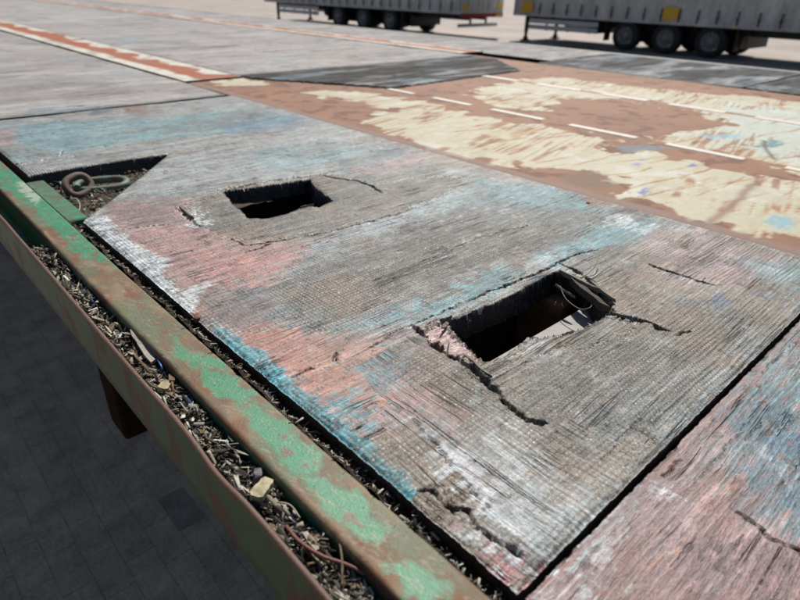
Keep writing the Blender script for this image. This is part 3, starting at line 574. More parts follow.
# ---- grey panels further along and across (u0,u1,v0,v1 in deck heights, z, base, seed)
def far_panel(name, a, b_, c, d, z, base, seed, step, chamfer=None, th=0.03, dark=False, mat=None):
    us = np.arange(a * H, b_ * H, step); vv = np.arange(c * H, d * H, step); us = np.append(us, b_ * H); vv = np.append(vv, d * H)
    U, V = np.meshgrid(us, vv, indexing='ij'); S = Paint(U, V, base)
    S.col *= (0.82 + 0.36 * fbm(U * 4, V * 2, 4, seed))[..., None]
    S.mix(sst(0.5, 0.7, fbm(U * 30, V * 4, 4, seed + 1)), lin(214, 208, 200), 0.55); S.mix(sst(0.55, 0.72, fbm(U * 9 + 4, V * 5, 5, seed + 2)), lin(138, 132, 126), 0.5)
    S.mix(sst(0.62, 0.75, fbm(U * 9, V * 4, 4, seed + 3)), lin(150, 170, 176), 0.5); S.mix(sst(0.66, 0.75, fbm(U * 12, V * 5, 4, seed + 4)), lin(176, 160, 158), 0.5)
    if dark: S.mix(sst(0.45, 0.6, fbm(U * 10, V * 3, 4, seed + 8)), lin(72, 70, 66), 0.85); S.mix(sst(0.5, 0.66, fbm(U * 26, V * 5, 4, seed + 9)), lin(52, 51, 49), 0.75)
    ck = np.abs(fbm(U * 30, V * 1.6, 3, seed + 5) - 0.5); g_ = sst(0.022, 0.0, ck) * sst(0.5, 0.58, fbm(U * 7, V * 5, 3, seed + 6))
    S.z -= 0.004 * g_; S.mix(g_ * 0.9, lin(56, 52, 48)); S.z += (fbm(U * 4, V * 4, 3, seed + 7) - 0.5) * 0.006
    edge = np.minimum(np.minimum(V - c * H, d * H - V), np.minimum(U - a * H, b_ * H - U)); S.z -= 0.003 * np.exp(-(edge / 0.005) ** 2)
    S.mix(sst(0.016, 0.004, edge + S.wu * 0.02), lin(120, 118, 114), 0.6)
    cut = None
    if chamfer is not None:
        nd_ = sdpoly(U + S.wu * 0.02, V + S.wv * 0.02, chamfer * H, 0.03); cut = nd_ > 0
        S.z -= 0.004 * np.exp(nd_ / 0.006); S.z = np.where(cut, -th, S.z); S.col = np.where(cut[..., None], lin(52, 48, 44), S.col)
    return panel_mesh(name, S, cut, mat or WOOD_FAR, bed, DZ + z, th, sidecol=lin(66, 60, 56))
LG = lin(182, 172, 164)
far_panel('plywood_panel', 5.64, 9.6, 0.62, 2.84, 0.002, LG, 700, 0.006)
far_panel('plywood_panel', 9.66, 17.0, 0.62, 2.84, 0.0, LG * 0.95, 710, 0.012)
far_panel('plywood_panel', 17.06, 27.0, 0.62, 2.84, 0.0, LG, 720, 0.03)
far_panel('plywood_panel', 27.06, 38.0, 0.62, 2.84, 0.0, LG * 1.04, 730, 0.04)
ch = np.array([[6.75, 3.58], [6.45, 3.58], [4.98, 4.5], [5.12, 6.95], [6.25, 7.82], [6.75, 7.82]])
far_panel('weathered_board', 4.9, 6.72, 3.56, 7.84, 0.004, lin(78, 75, 71), 740, 0.005, ch, 0.034, True)['label'] = 'dark grey board with cut corners and a frayed black end'
far_panel('plywood_panel', 6.76, 10.0, 3.56, 7.84, 0.004, LG * 1.03, 750, 0.007, None, 0.032)
far_panel('plywood_panel', 10.06, 17.0, 3.56, 7.84, 0.004, LG * 1.0, 760, 0.014, None, 0.03)
far_panel('plywood_panel', 17.06, 27.0, 3.56, 7.84, 0.004, LG * 1.05, 770, 0.03, None, 0.03)
far_panel('plywood_panel', 27.06, 38.0, 3.56, 7.84, 0.004, LG * 1.0, 780, 0.04, None, 0.03)
far_panel('plywood_panel', -1.0, 2.6, 8.02, 10.3, 0.004, lin(140, 142, 142), 790, 0.01, None, 0.03, True)
far_panel('plywood_panel', 2.64, 5.6, 8.02, 10.3, 0.002, lin(140, 142, 142), 800, 0.01, None, 0.03, True)
far_panel('plywood_panel', 5.66, 12.0, 8.46, 10.3, 0.002, LG * 0.95, 810, 0.014)
far_panel('plywood_panel', 12.06, 24.0, 8.46, 10.3, 0.002, LG, 820, 0.03)
far_panel('plywood_panel', 24.06, 38.0, 8.46, 10.3, 0.002, LG, 830, 0.04)

DESAT = 0.0
# ---- steel plate in the middle, cream paint scraped off along the width
CREAM = lin(202, 192, 162); SBR = lin(154, 110, 82)
us = np.concatenate([np.arange(-3.0 * H, 0.6 * H, 0.012), np.arange(0.6 * H, 7.0 * H, 0.0035)]); vv = np.arange(2.885 * H, 8.0 * H, 0.0035)
U, V = np.meshgrid(us, vv, indexing='ij'); S = Paint(U, V, SBR); S.aux[..., 0] = 0.3
S.str_v = (fbm(U * 130 - V * 25, V * 9, 4, 141) - 0.5); S.wu = fbm(U * 22, V * 22, 4, 143) - 0.5; S.wv = fbm(U * 22, V * 22, 4, 144) - 0.5
S.col *= (0.78 + 0.44 * fbm(U * 8, V * 8, 4, 600))[..., None]; S.mix(sst(0.5, 0.75, fbm(U * 14, V * 14, 4, 601)), lin(160, 114, 82), 0.6); S.mix(sst(0.55, 0.72, fbm(U * 30, V * 30, 4, 602)), lin(112, 68, 44), 0.75)
polys = [   # outlines of the remaining paint
    [(600, 147), (650, 151), (700, 163), (775, 178), (900, 206), (900, 250), (800, 238), (775, 232), (740, 232), (710, 223), (675, 209), (640, 201), (618, 193), (614, 184), (622, 177), (600, 172), (560, 168), (520, 164), (490, 160), (520, 150), (560, 141)],
    [(360, 121), (392, 110), (440, 106), (500, 122), (560, 127), (618, 139), (560, 150), (500, 163), (460, 154), (420, 142), (385, 130)],
    [(300, 92), (345, 90), (400, 97), (440, 106), (400, 108), (350, 100)],
    [(500, 84), (545, 76), (600, 81), (680, 91), (760, 97), (820, 106), (900, 125), (900, 150), (760, 130), (700, 113), (640, 104), (600, 98), (540, 100), (470, 92)],
    [(470, 94), (520, 96), (560, 100), (552, 110), (500, 108)],
    [(640, 136), (700, 132), (740, 122), (800, 132), (900, 160), (900, 205), (790, 170), (740, 157), (690, 146)],
    [(215, 79), (260, 80), (270, 84), (225, 85)]]
pm = np.zeros(U.shape)
for p in polys: pm = np.maximum(pm, S.mask(p, 0.012, 0.13, 0, 0.024, 0.0, brk=0.006, chip=False))
pm = pm * (1 - S.mask([(552, 106), (590, 98), (640, 98), (690, 106), (716, 120), (690, 131), (650, 131), (600, 127), (565, 118)], 0.01, 0.08, 0, 0.06))
scr = sst(0.11, 0.04, np.abs(fbm(U * 70 - V * 16, V * 5, 3, 610) - 0.5)) * sst(0.42, 0.62, fbm(U * 10, V * 10, 3, 611)); pm = pm * (1 - 0.85 * scr)
for k in range(420):     # scrape marks across the paint
    q0 = random.uniform(0.6 * H, 6.3 * H); r0 = random.uniform(2.9 * H, 7.6 * H); ln = random.uniform(0.03, 0.22); an = random.gauss(-0.18, 0.12)
    d, sg, t_ = dline(U + S.wu * 0.012, V, np.array([[q0, r0], [q0 + an * ln, r0 + ln]])); pm = pm * (1 - random.uniform(0.4, 0.9) * np.exp(-(d / (random.uniform(0.0015, 0.004) * np.clip(np.minimum(t_, 1 - t_) * 5, 0.2, 1))) ** 2))
rows = [4.44, 6.16]
bars = [(0.50, 1.06), (1.31, 1.87), (2.10, 2.71), (2.96, 3.55), (3.80, 4.32), (4.60, 5.0)]
bars2 = [(1.28, 1.84), (2.10, 2.66), (2.88, 3.41), (3.68, 4.28), (4.55, 5.1), (0.45, 1.0)]
for rv in rows:
    g_ = np.exp(-((V + S.wv * 0.02 - rv * H - 0.006) / 0.020) ** 2); pm = pm * (1 - 0.85 * sst(0.3, 0.7, g_ + S.str_v * 0.4))
S.mix(sst(0.02, 0.4, pm), lin(196, 160, 118), 0.8); S.mix(sst(0.3, 0.9, pm), CREAM, 1.0, paint=0.9, z=0.0004); S.mix(pm * sst(0.5, 0.7, fbm(U * 60 - V * 12, V * 10, 4, 612)), lin(190, 174, 140), 0.6); S.mix(pm * sst(0.55, 0.75, fbm(U * 18, V * 18, 4, 613)), lin(216, 212, 196), 0.7)
S.mix(S.mask([(715, 145), (722, 100), (800, 110), (860, 130), (860, 160), (780, 160)], 0.06, 0.1, 0, 0.1) * pm, lin(196, 214, 208), 0.5)
for p, c in [([(752, 146), (770, 139), (785, 142), (778, 146), (760, 147)], TEAL), ([(766, 222), (778, 213), (800, 222), (800, 230), (780, 228)], lin(130, 178, 190)), ([(635, 191), (645, 188), (652, 191), (644, 195)], lin(72, 96, 160)),
             ([(687, 165), (693, 163), (698, 166), (692, 167)], lin(72, 96, 170)), ([(640, 158), (646, 157), (648, 159), (642, 160)], lin(110, 140, 190)), ([(632, 163), (638, 162), (640, 164), (634, 165)], lin(110, 140, 190)),
             ([(618, 146), (640, 143), (668, 146), (650, 151), (622, 150)], lin(120, 138, 140)), ([(560, 174), (600, 170), (616, 182), (600, 190), (575, 186)], lin(128, 104, 84)), ([(700, 135), (740, 133), (742, 138), (710, 139)], lin(150, 188, 196))]:
    S.mix(S.mask(p, 0.008, 0.03), c, 0.8)
d, sg, t_ = dline(U + S.wu * 0.01, V + S.wv * 0.01, pixs([(758, 181), (740, 197), (722, 211), (710, 222)])); S.mix(np.exp(-(d / 0.008) ** 2), lin(150, 116, 92), 0.9)
d, sg, t_ = dline(U, V, pixs([(764, 140), (766, 148), (774, 158)])); S.mix(np.exp(-(d / 0.005) ** 2), lin(96, 80, 70), 0.9)
S.z += (fbm(U * 3, V * 3, 3, 630) - 0.5) * 0.0015 - 0.002
edge = V - 2.885 * H; S.z -= 0.002 * np.exp(-(edge / 0.003) ** 2); S.mix(sst(0.03, 0.02, edge + S.wv * 0.015), lin(150, 122, 108), 0.8)
sp = panel_mesh('steel_plate', S, None, STEEL, bed, DZ, 0.02, sidecol=lin(90, 66, 54)); sp['label'] = 'rusty brown steel plate with scraped cream paint'
BARM = plain('worn_white_bar', (0.80, 0.74, 0.64), 0.4, 60, 0.15, 0.2, c2=(0.70, 0.60, 0.48))
for rv, bs in zip(rows, (bars, bars2)):
    for (a, b_) in bs:
        q = MB(); wv = 0.013 if rv < 5 else 0.019; x = rv * H; z = DZ - 0.004
        q.box(x - wv, x + wv, a * H, b_ * H, z, z + 0.0042, 0.0018); q.build('anti_slip_bar', BARM, bed)

# ---- rusty steel strips between the boards
def strip(c, d, a, b_, z, seed, step=0.008):
    us = np.arange(a * H, b_ * H, step); vv = np.linspace(c * H, d * H, 34); U, V = np.meshgrid(us, vv, indexing='ij'); S = Paint(U, V, lin(222, 214, 196))
    mid = (V / H - (c + d) / 2) / ((d - c) / 2); wob = (fbm(U * 7, V * 7, 4, seed) - 0.5) * 2.6 + (fbm(U * 28, V * 28, 3, seed + 1) - 0.5) * 0.7
    S.mix(sst(0.5, 0.35, np.abs(mid + wob * 0.45 - 0.12) - 0.12 + wob * 0.3), lin(172, 90, 48), 0.97); S.mix(sst(0.55, 0.7, fbm(U * 20, V * 20, 4, seed + 2)), lin(150, 118, 100), 0.5)
    S.aux[..., 0] = 0.5; return panel_mesh('steel_strip', S, None, STEEL, bed, DZ + z, 0.02)
strip(2.855, 3.545, 6.6, 38, 0.004, 900); strip(7.855, 8.44, 7.05, 38, 0.006, 910)

# ---- subfloor under the near plywood, open below the two holes
q = MB(); zt = DZ - 0.0285; zb = zt - 0.006
xs = (V0 - 0.012, 1.16 * H, 1.98 * H, V1 + 0.02)
ys = [(-0.85, 0.99 * H), (1.24 * H, 2.3 * H), (2.95 * H, 3.0 * H)]
q.box(xs[0], xs[3], -0.85, 0.962 * H, zb, zt); q.box(xs[0], xs[1], 0.962 * H, 1.24 * H, zb, zt); q.box(2.0 * H, xs[3], 0.962 * H, 1.24 * H, zb, zt)
q.box(xs[0], xs[3], 1.24 * H, 2.33 * H, zb, zt); q.box(xs[0], 1.2 * H, 2.33 * H, 2.95 * H, zb, zt); q.box(1.9 * H, xs[3], 2.33 * H, 2.95 * H, zb, zt)
q.box(0.9 * H, xs[3], 2.95 * H, 11.6, zb, zt)
q.build('subfloor_plate', DUSTY, bed)
for (a, b_, c, d) in ((1.16, 2.0, 0.962, 1.24), (1.2, 1.9, 2.33, 2.95)):      # dark pocket boxes added below the holes to keep them black
    q = MB(); z0 = zb - 0.12; e = 0.004
    q.box(a * H - e, b_ * H + e, c * H - e, c * H - 0.0005, z0, zb - 0.0005); q.box(a * H - e, b_ * H + e, d * H + 0.0005, d * H + e, z0, zb - 0.0005)
    q.box(a * H - e, a * H - 0.0005, c * H, d * H, z0, zb - 0.0005); q.box(b_ * H + 0.0005, b_ * H + e, c * H, d * H, z0, zb - 0.0005); q.box(a * H, b_ * H, c * H, d * H, z0, z0 + e)
    q.build('pocket_shade_box', RUSTD, bed)
q = MB(); q.box(1.845 * H, 1.995 * H, 1.03 * H, 1.235 * H, zb - 0.1, zb + 0.004, 0.003); q.build('timber_block', TIMBER2, bed)
# splintered veneer standing up at the second hole
DKW = plain('splintered_dark_wood', (0.085, 0.066, 0.052), 0.85, 120, 0.5, 0.6, sc=(1, 0.2, 1)); GRW = plain('splintered_grey_wood', (0.26, 0.225, 0.19), 0.85, 150, 0.5, 0.6, sc=(1, 0.2, 1))
def shard(px0, px1, w0, z0_, z1_, mat, tk=0.004, n=7):
    a = np.array(pix(*px0)); b_ = np.array(pix(*px1)); d = b_ - a; L = np.linalg.norm(d); nrm = np.array([-d[1], d[0]]) / L; v = []; f_ = []
    for i in range(n):
        s = i / (n - 1); c = a + d * s + nrm * random.uniform(-.12, .12) * w0; hw = w0 * (0.35 + 0.65 * math.sin(math.pi * min(1, s * 0.8 + 0.15))) * random.uniform(0.75, 1.2) * (0.2 if i == n - 1 else 1)
        z = DZ + z0_ + (z1_ - z0_) * s + random.uniform(-.0007, .0007)
        for sg in (-1, 1):
            p = c + nrm * sg * hw; v += [(p[1], p[0], z + (0.001 if sg > 0 else -0.0006)), (p[1], p[0], z - tk)]
    for i in range(n - 1):
        k = i * 4; f_ += [(k, k + 2, k + 6, k + 4), (k + 1, k + 5, k + 7, k + 3), (k, k + 4, k + 5, k + 1), (k + 2, k + 3, k + 7, k + 6)]
    f_ += [(0, 1, 3, 2), (n * 4 - 4, n * 4 - 2, n * 4 - 1, n * 4 - 3)]
    mesh('splinter', v, f_, mat, bed)
shard((572, 279), (609, 311), 0.0042, 0.001, 0.004, DKW, 0.008); shard((560, 271), (600, 293), 0.0035, 0.002, 0.004, GRW); shard((590, 283), (615, 304), 0.003, 0.003, 0.005, GRW, 0.003)
shard((556, 284), (576, 294), 0.0016, 0.000, -0.004, GRW, 0.002); shard((448, 322), (441, 331), 0.0018, -0.001, 0.004, GRW, 0.002); shard((610, 312), (632, 318), 0.0028, 0.001, 0.002, GRW, 0.003)
shard((180, 206), (194, 219), 0.0022, 0.000, 0.002, GRW, 0.003); shard((446, 356), (449, 344), 0.001, -0.002, 0.003, GRW, 0.002); shard((300, 207), (314, 204), 0.0022, 0.0, 0.001, GRW, 0.003)
shard((440, 320), (452, 318), 0.002, 0.001, 0.003, GRW, 0.003); shard((466, 354), (492, 378), 0.0026, -0.001, 0.002, GRW, 0.003)
# rusty screws along the rail edge
for (x, y) in [(197, 318), (93, 208), (128, 110), (588, 203)]:
    u, v = pix(x, y); q = MB(); n = 10
    ring = [(v + 0.0032 * math.cos(2 * math.pi * k / n), u + 0.0032 * math.sin(2 * math.pi * k / n)) for k in range(n)]
    vv = [(a, b_, DZ - 0.004) for a, b_ in ring] + [(a, b_, DZ + 0.0012) for a, b_ in ring] + [(v + (a - v) * .5, u + (b_ - u) * .5, DZ + 0.0018) for a, b_ in ring]
    ff = [(k, (k + 1) % n, n + (k + 1) % n, n + k) for k in range(n)] + [(n + k, n + (k + 1) % n, 2 * n + (k + 1) % n, 2 * n + k) for k in range(n)] + [tuple(range(2 * n, 3 * n))]
    mesh('screw', vv, ff, SCREW, bed)

# ---- green edge rail (rounded bar) and outer flange
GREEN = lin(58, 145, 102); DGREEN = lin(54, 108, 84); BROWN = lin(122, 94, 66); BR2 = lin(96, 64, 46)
def usamp(a, b_): return np.concatenate([np.arange(a, 0.05, 0.01), np.arange(0.05, 1.35, 0.002), np.arange(1.35, 3, 0.012), np.arange(3, b_, 0.08), [b_]])
us = usamp(-0.9, 11.6)
va, vb = 0.468 * H, 0.602 * H; r_ = 0.004; zt_ = 0.0
prof = [(va, -0.05), (va, -0.035), (va, -0.022), (va, -0.012), (va, -r_ - 0.002)]
for k in range(5): q = math.pi / 2 * k / 4; prof.append((va + r_ * (1 - math.cos(q)), -r_ + r_ * math.sin(q)))
prof += [(va + (vb - va) * s, 0.0) for s in np.linspace(0.14, 0.9, 26)]
for k in range(5): q = math.pi / 2 * k / 4; prof.append((vb - 0.003 * (1 - math.sin(q)), -0.003 + 0.003 * math.cos(q)))
prof += [(vb, -0.012), (vb, -0.05)]
prof = np.array(prof); U = np.repeat(us[:, None], len(prof), 1); V = np.repeat(prof[None, :, 0], len(us), 0); Z = np.repeat(prof[None, :, 1], len(us), 0).copy()
V = V + (fbm(us * 3, us * 0, 3, 71) - 0.5)[:, None] * 0.004
Z += ((fbm(U * 9, V * 9, 3, 72) - 0.5) * 0.0022) * (Z > -0.02)
S = Paint(U, V, BROWN); S.col *= (0.75 + 0.5 * fbm(U * 25, V * 60, 4, 650))[..., None]
S.mix(sst(0.5, 0.68, fbm(U * 18, V * 50, 4, 651)), lin(152, 128, 98), 0.7); S.mix(sst(0.52, 0.7, fbm(U * 30 + 7, V * 60, 4, 652)), lin(124, 74, 40), 0.8)
gp = np.zeros(U.shape)
for p in [[(-10, 165), (40, 180), (70, 195), (96, 240), (88, 262), (40, 215), (-10, 178)], [(88, 232), (118, 252), (122, 272), (96, 258)], [(186, 350), (226, 362), (250, 396), (238, 408), (204, 380)], [(170, 335), (190, 348), (196, 366), (180, 356)],
          [(240, 404), (280, 418), (318, 456), (308, 476), (262, 444)], [(310, 472), (356, 494), (396, 534), (380, 548), (330, 512)], [(390, 552), (424, 562), (460, 606), (404, 606)], [(250, 398), (262, 408), (256, 416), (244, 408)], [(300, 470), (326, 484), (320, 496), (304, 486)]]:
    gp = np.maximum(gp, S.mask(p, 0.006, 0.022, 0.002, 0, 0, brk=0.001, chip=False))
gp = np.maximum(gp, sst(0.60, 0.66, fbm(U * 14, V * 70, 4, 653)) * ((U > 1.1) | (U < 0.12)))
S.mix(sst(0.42, 0.66, fbm(U * 26, V * 40, 4, 659) * 0.6 + 0.4 * fbm(U * 120, V * 160, 3, 656)) * (Z > -0.003), lin(92, 122, 88), 0.55, paint=0.5); S.mix(gp, GREEN, 0.88, paint=1.0, z=0.0003); S.mix(gp * sst(0.5, 0.7, fbm(U * 60, V * 60, 3, 654)), lin(84, 148, 104), 0.6); S.mix(gp * sst(0.64, 0.70, fbm(U * 120, V * 120, 4, 655)), BROWN, 0.8)
S.mix(S.mask([(26, 176), (44, 196), (36, 204), (18, 186)], 0.008, 0.02), lin(190, 190, 172), 0.8)
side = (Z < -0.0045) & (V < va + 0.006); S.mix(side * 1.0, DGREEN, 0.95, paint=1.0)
lipm = ((Z < -0.0006) & (Z > -0.009) & (V < va + 0.006)) * sst(0.40, 0.5, fbm(U * 16, V * 0, 4, 657)); S.mix(lipm * 1.0, BR2, 0.95, paint=0.2)
S.mix(((Z < -0.002) & (V > vb - 0.004)) * 1.0, lin(60, 46, 38), 0.9)
scr = sst(0.02, 0.0, np.abs(fbm(U * 50 + V * 120, V * 90, 3, 658) - 0.5)); S.mix(scr * (Z > -0.001), lin(196, 172, 140), 0.4)
P = np.stack([V, U, DZ + Z], -1)
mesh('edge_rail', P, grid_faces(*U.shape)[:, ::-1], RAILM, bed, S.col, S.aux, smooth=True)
# outer flange: thin plate, its top edge buckled
us = usamp(-0.9, 11.6); zs = np.array([0, -0.0012, -0.004, -0.01, -0.02, -0.03, -0.04, -0.05, -0.06]); tkf = 0.0042
ou = 0.372 * H
ub, _ = pix(204, 455)
def flo(u): return ou + (fbm(u * 2.5, u * 0 + 5, 3, 81) - 0.5) * 0.0018
bump_ = lambda u, z: -0.0016 * np.exp(-((u - ub + 0.02) / 0.03) ** 2) * np.clip(1 + z / 0.05, 0, 1) + 0.0008 * np.exp(-((u - ub - 0.06) / 0.05) ** 2) * np.clip(1 + z / 0.05, 0, 1)
cols = [(1, -0.06)] + [(1, z) for z in zs[::-1][1:-2]] + [(1, -0.0012), (0.85, 0), (0.15, 0), (0, -0.0012)] + [(0, z) for z in zs[2:]]
cols = np.array(cols); U = np.repeat(us[:, None], len(cols), 1); Z = np.repeat(cols[None, :, 1], len(us), 0); V = flo(U) + cols[None, :, 0] * tkf + bump_(U, Z)
topz = (fbm(us * 14, us * 0 + 3, 4, 83) - 0.5)[:, None] * 0.0022 - 0.002 * np.exp(-((us - ub + 0.02) / 0.03) ** 2)[:, None]; Z = Z + topz * (Z > -0.005)
S = Paint(U, Z, lin(52, 84, 48)); S.col *= (0.75 + 0.5 * fbm(U * 30, Z * 60, 4, 660))[..., None]; S.aux[..., 0] = 0.8
S.mix(sst(0.5, 0.66, fbm(U * 22, Z * 24, 4, 661)), lin(70, 86, 52), 0.4); S.mix(sst(0.46, 0.62, fbm(U * 5, Z * 9, 3, 664)), lin(44, 84, 60), 0.6)
S.mix(sst(0.60, 0.64, fbm(U * 34, Z * 26, 4, 662)), lin(88, 50, 34), 0.9, paint=0.1); S.mix(sst(0.66, 0.7, fbm(U * 120, Z * 60, 3, 663)), lin(80, 56, 40), 0.7, paint=0.1)
S.mix((Z > -0.0022) * 1.0, lin(110, 80, 64), 0.95, paint=0.1); S.mix((Z > -0.007) * sst(0.5, 0.58, fbm(U * 40, Z * 0, 3, 665)), lin(104, 72, 58), 0.8, paint=0.1)
mesh('edge_flange', np.stack([V, U, DZ + Z], -1), grid_faces(*U.shape, closed=True), RAILM, bed, S.col, S.aux, smooth=True)
# channel floor between flange and rail, inner gutter floor, far side rail
GFL = plain('green_channel_floor', lin(66, 128, 100), 0.5, 40, 0.3, 0.2, c2=lin(40, 70, 56))
q = MB(); q.box(ou + 0.004, 0.47 * H, -0.9, 11.6, DZ - 0.052, DZ - 0.046); q.build('channel_floor', GFL, bed)
q = MB(); q.box(0.47 * H, 0.9 * H + 0.6 * 0, -0.9, 11.6, DZ - 0.058, DZ - 0.0525); q.build('gutter_floor', RUSTD, bed)
# green bracket plate in the lashing pocket
ua, va2 = pix(44, 192, H + 0.008); ub2, vb2 = pix(74, 217, H + 0.008)
q = MB(); q.box(0.606 * H, 0.70 * H, 2.95 * H, 3.72 * H, DZ - 0.012, DZ - 0.004, 0.002); q.build('pocket_bracket', plain('green_bracket_paint', GREEN, 0.5, 60, 0.3, 0.3, c2=lin(104, 92, 70)), bed)
q = MB(); q.box(10.34 * H, 10.6 * H, -0.9, 11.6, DZ - 0.09, DZ + 0.0, 0.006); q.build('far_side_rail', RAILM if False else plain('worn_far_rail', lin(140, 140, 130), 0.6, 8, 0.3, 0.2, c2=lin(110, 104, 96)), bed)
q = MB(); q.box(V1 + 0.022, 10.33 * H, -0.9, 11.55, DZ - .0515, DZ - .046); q.build('sun_stop_plate', RUSTD, bed)  # unseen plate added to stop sun slits through the deck gaps
# chassis below
for v in (0.85, 2.35): q = MB(); q.box(v - .09, v + .09, -0.85, 11.55, DZ - .42, DZ - .40, .002); q.box(v - .007, v + .007, -0.85, 11.55, DZ - .40, DZ - .075); q.box(v - .09, v + .09, -0.85, 11.55, DZ - .075, DZ - .06, .002); q.build('chassis_beam', RUSTD, bed)
for k in range(19):
    u = -0.8 + k * 0.66; q = MB(); q.box(0.42, 3.1, u, u + .06, DZ - .0595, DZ - .0525 + .0); q.build('cross_member', RUSTD, bed)
q = MB(); q.box(0.165, 0.84, 0.800, 0.868, 1.155, 1.43, .004); q.build('timber_bearer', TIMBER, bed)['label'] = 'dark red timber bearer under the edge'
TYRE = plain('tyre_rubber', (0.022, 0.022, 0.023), 0.75, 60, 0.3, 0.3); RIM = plain('dull_steel_rim', (0.26, 0.26, 0.27), 0.45, 12, 0.3, 0.2, c2=(0.15, 0.14, 0.13))
def wheel(cx, cy, r, wd, parent, out=-1, nm='wheel'):
    q = MB(); rr = r * 0.60
    q.lathe_x([(-wd / 2 + .02, rr), (-wd / 2, rr + .05 * r), (-wd / 2, r * .9), (-wd / 2 + .03, r * .985), (-wd / 4, r), (wd / 4, r), (wd / 2 - .03, r * .985), (wd / 2, r * .9), (wd / 2, rr + .05 * r), (wd / 2 - .02, rr)], cx, cy, r)
    t_ = q.build('wheel', TYRE, parent, smooth=True)
    o = out; q = MB(); e = o * wd / 2
    q.lathe_x([(e, rr), (e - o * .012, rr), (e - o * .02, rr * .93), (e - o * .09, rr * .86), (e - o * .10, rr * .5), (e - o * .06, rr * .44), (e - o * .0, rr * .36), (e + o * .01, rr * .3), (e + o * .012, 0.001)], cx, cy, r, 24)
    q.build('rim', RIM, t_, smooth=True)
    for k in range(10):
        a = 2 * math.pi * k / 10; q = MB(); q.box(cx + e - o * .10 - .02, cx + e - o * .10 + .02, cy + rr * .66 * math.cos(a) - .022, cy + rr * .66 * math.cos(a) + .022, r + rr * .66 * math.sin(a) - .022, r + rr * .66 * math.sin(a) + .022, .008)
        if r > .4: q.build('rim_hole', TYRE, t_)
for u in (8.6, 9.7):
    for v, o in ((0.75, -1), (2.5, 1)): wheel(v, u, 0.36, 0.28, bed, o)
    q = MB(); q.box(0.7, 2.5, u - .06, u + .06, .3, .42, .01); q.box(.8, .9, u - .3, u + .3, .40, DZ - .41, .01); q.box(2.3, 2.4, u - .3, u + .3, .40, DZ - .41, .01); q.build('axle', RUSTD, bed)
for v in (1.15, 2.35): q = MB(); q.box(v - .07, v + .07, 3.1, 3.24, 0.02, DZ - .415, .01); q.box(v - .15, v + .15, 3.02, 3.32, 0.0, .022, .004); q.build('support_leg', RUSTD, bed)
q = MB(); q.box(0.9, 2.4, 3.12, 3.22, DZ - .55, DZ - .43, .01); q.build('leg_brace', RUSTD, bed)

# ------------------------------------------------------------------ chain in the pocket
ch_ = empty('lashing_chain', (0.27, 1.03, DZ - 0.045), 'rusty chain with green painted link lying in the litter-filled corner pocket', 'chain')
def oval(c, ax, ay, L, W, n=28):
    pts = []
    for k in range(n):
        a = 2 * math.pi * k / n; s = math.cos(a); t = math.sin(a)
        pts.append(c + ax * (L / 2 * (abs(s) ** 0.75) * (1 if s > 0 else -1)) + ay * (W / 2 * (abs(t) ** 0.85) * (1 if t > 0 else -1)))
    return pts
def wpt(x, y, dep): u, v = pix(x, y, dep); return Vector((v, u, CZ - dep))
a = wpt(76, 187, H + .018); b_ = wpt(127, 182, H + .018); ax = (b_ - a); L = ax.length; ax.normalize(); ay = Vector((-ax.y, ax.x, 0.12)).normalized()
q = MB(); q.tube(oval((a + b_) / 2, ax, ay, L, 0.042), 0.0066, 10, True); q.build('link', CHAINM, ch_, True)
c = wpt(80, 184, H + .008); q = MB(); ax2 = (Vector((0.75, 0.35, 0.12))).normalized(); ay2 = Vector((-0.25, 0.5, 0.62)).normalized(); q.tube(oval(c + Vector((-.003, 0, -.002)), ax2, ay2, 0.044, 0.033), 0.0062, 10, True); q.build('link', RINGM, ch_, True)
c = wpt(60, 192, H + .030); q = MB(); q.tube(oval(c, Vector((0.5, 0.8, -.2)).normalized(), Vector((-.8, .5, .1)).normalized(), 0.055, 0.034), 0.006, 8, True); q.build('link', RINGM, ch_, True)

# ------------------------------------------------------------------ litter: dirt beds and loose chips
def bed_mesh(name, vs, us, zf, col, label, cat):
    U, V = np.meshgrid(us, vs, indexing='ij'); Z = zf(U, V); c = np.ones(U.shape + (3,)) * col * (0.5 + fbm(U * 200, V * 200, 3, 990))[..., None]
    o = mesh(name, np.stack([V, U, DZ + Z], -1), grid_faces(*U.shape)[:, ::-1], LITTER, None, c, np.zeros(c.shape)); tag(o, label, cat, kind='stuff'); return o
uE = 2.86 * H
def chan_z(U, V): return -0.019 + (fbm(U * 60, V * 60, 3, 91) - 0.5) * 0.012 - 0.026 * sst(uE - 0.05, uE + 0.03, U)
bed_mesh('channel_dirt', np.linspace(ou + 0.0048, 0.4672 * H, 14), np.arange(-0.2, 1.0, 0.0035), chan_z, lin(88, 78, 64), 'dark dirt filling the channel behind the green flange', 'dirt')
def gut_z(U, V): return -0.013 + (fbm(U * 70, V * 70, 4, 92) - 0.5) * 0.016 + 0.012 * sst(0.635 * H, 0.605 * H, V)
bed_mesh('gutter_dirt', np.linspace(0.6035 * H, 0.6525 * H, 12), np.arange(-0.2, 2.93 * H, 0.0035), gut_z, lin(64, 54, 46), 'dark dirt in the gap between rail and plywood', 'dirt')
def poc_z(U, V): return -0.026 + (fbm(U * 40, V * 40, 4, 93) - 0.5) * 0.014
bed_mesh('pocket_dirt', np.linspace(0.652 * H, 1.62 * H, 60), np.arange(2.80 * H, 3.9 * H, 0.004), poc_z, lin(92, 84, 72), 'grey dirt and litter on the floor of the corner pocket', 'dirt')
PALS = np.array([lin(206, 200, 186), lin(196, 184, 160), lin(176, 168, 150), lin(150, 138, 116), lin(120, 106, 88), lin(84, 74, 64), lin(48, 43, 40), lin(190, 182, 168), lin(140, 118, 92), lin(60, 52, 46), lin(106, 100, 92)])
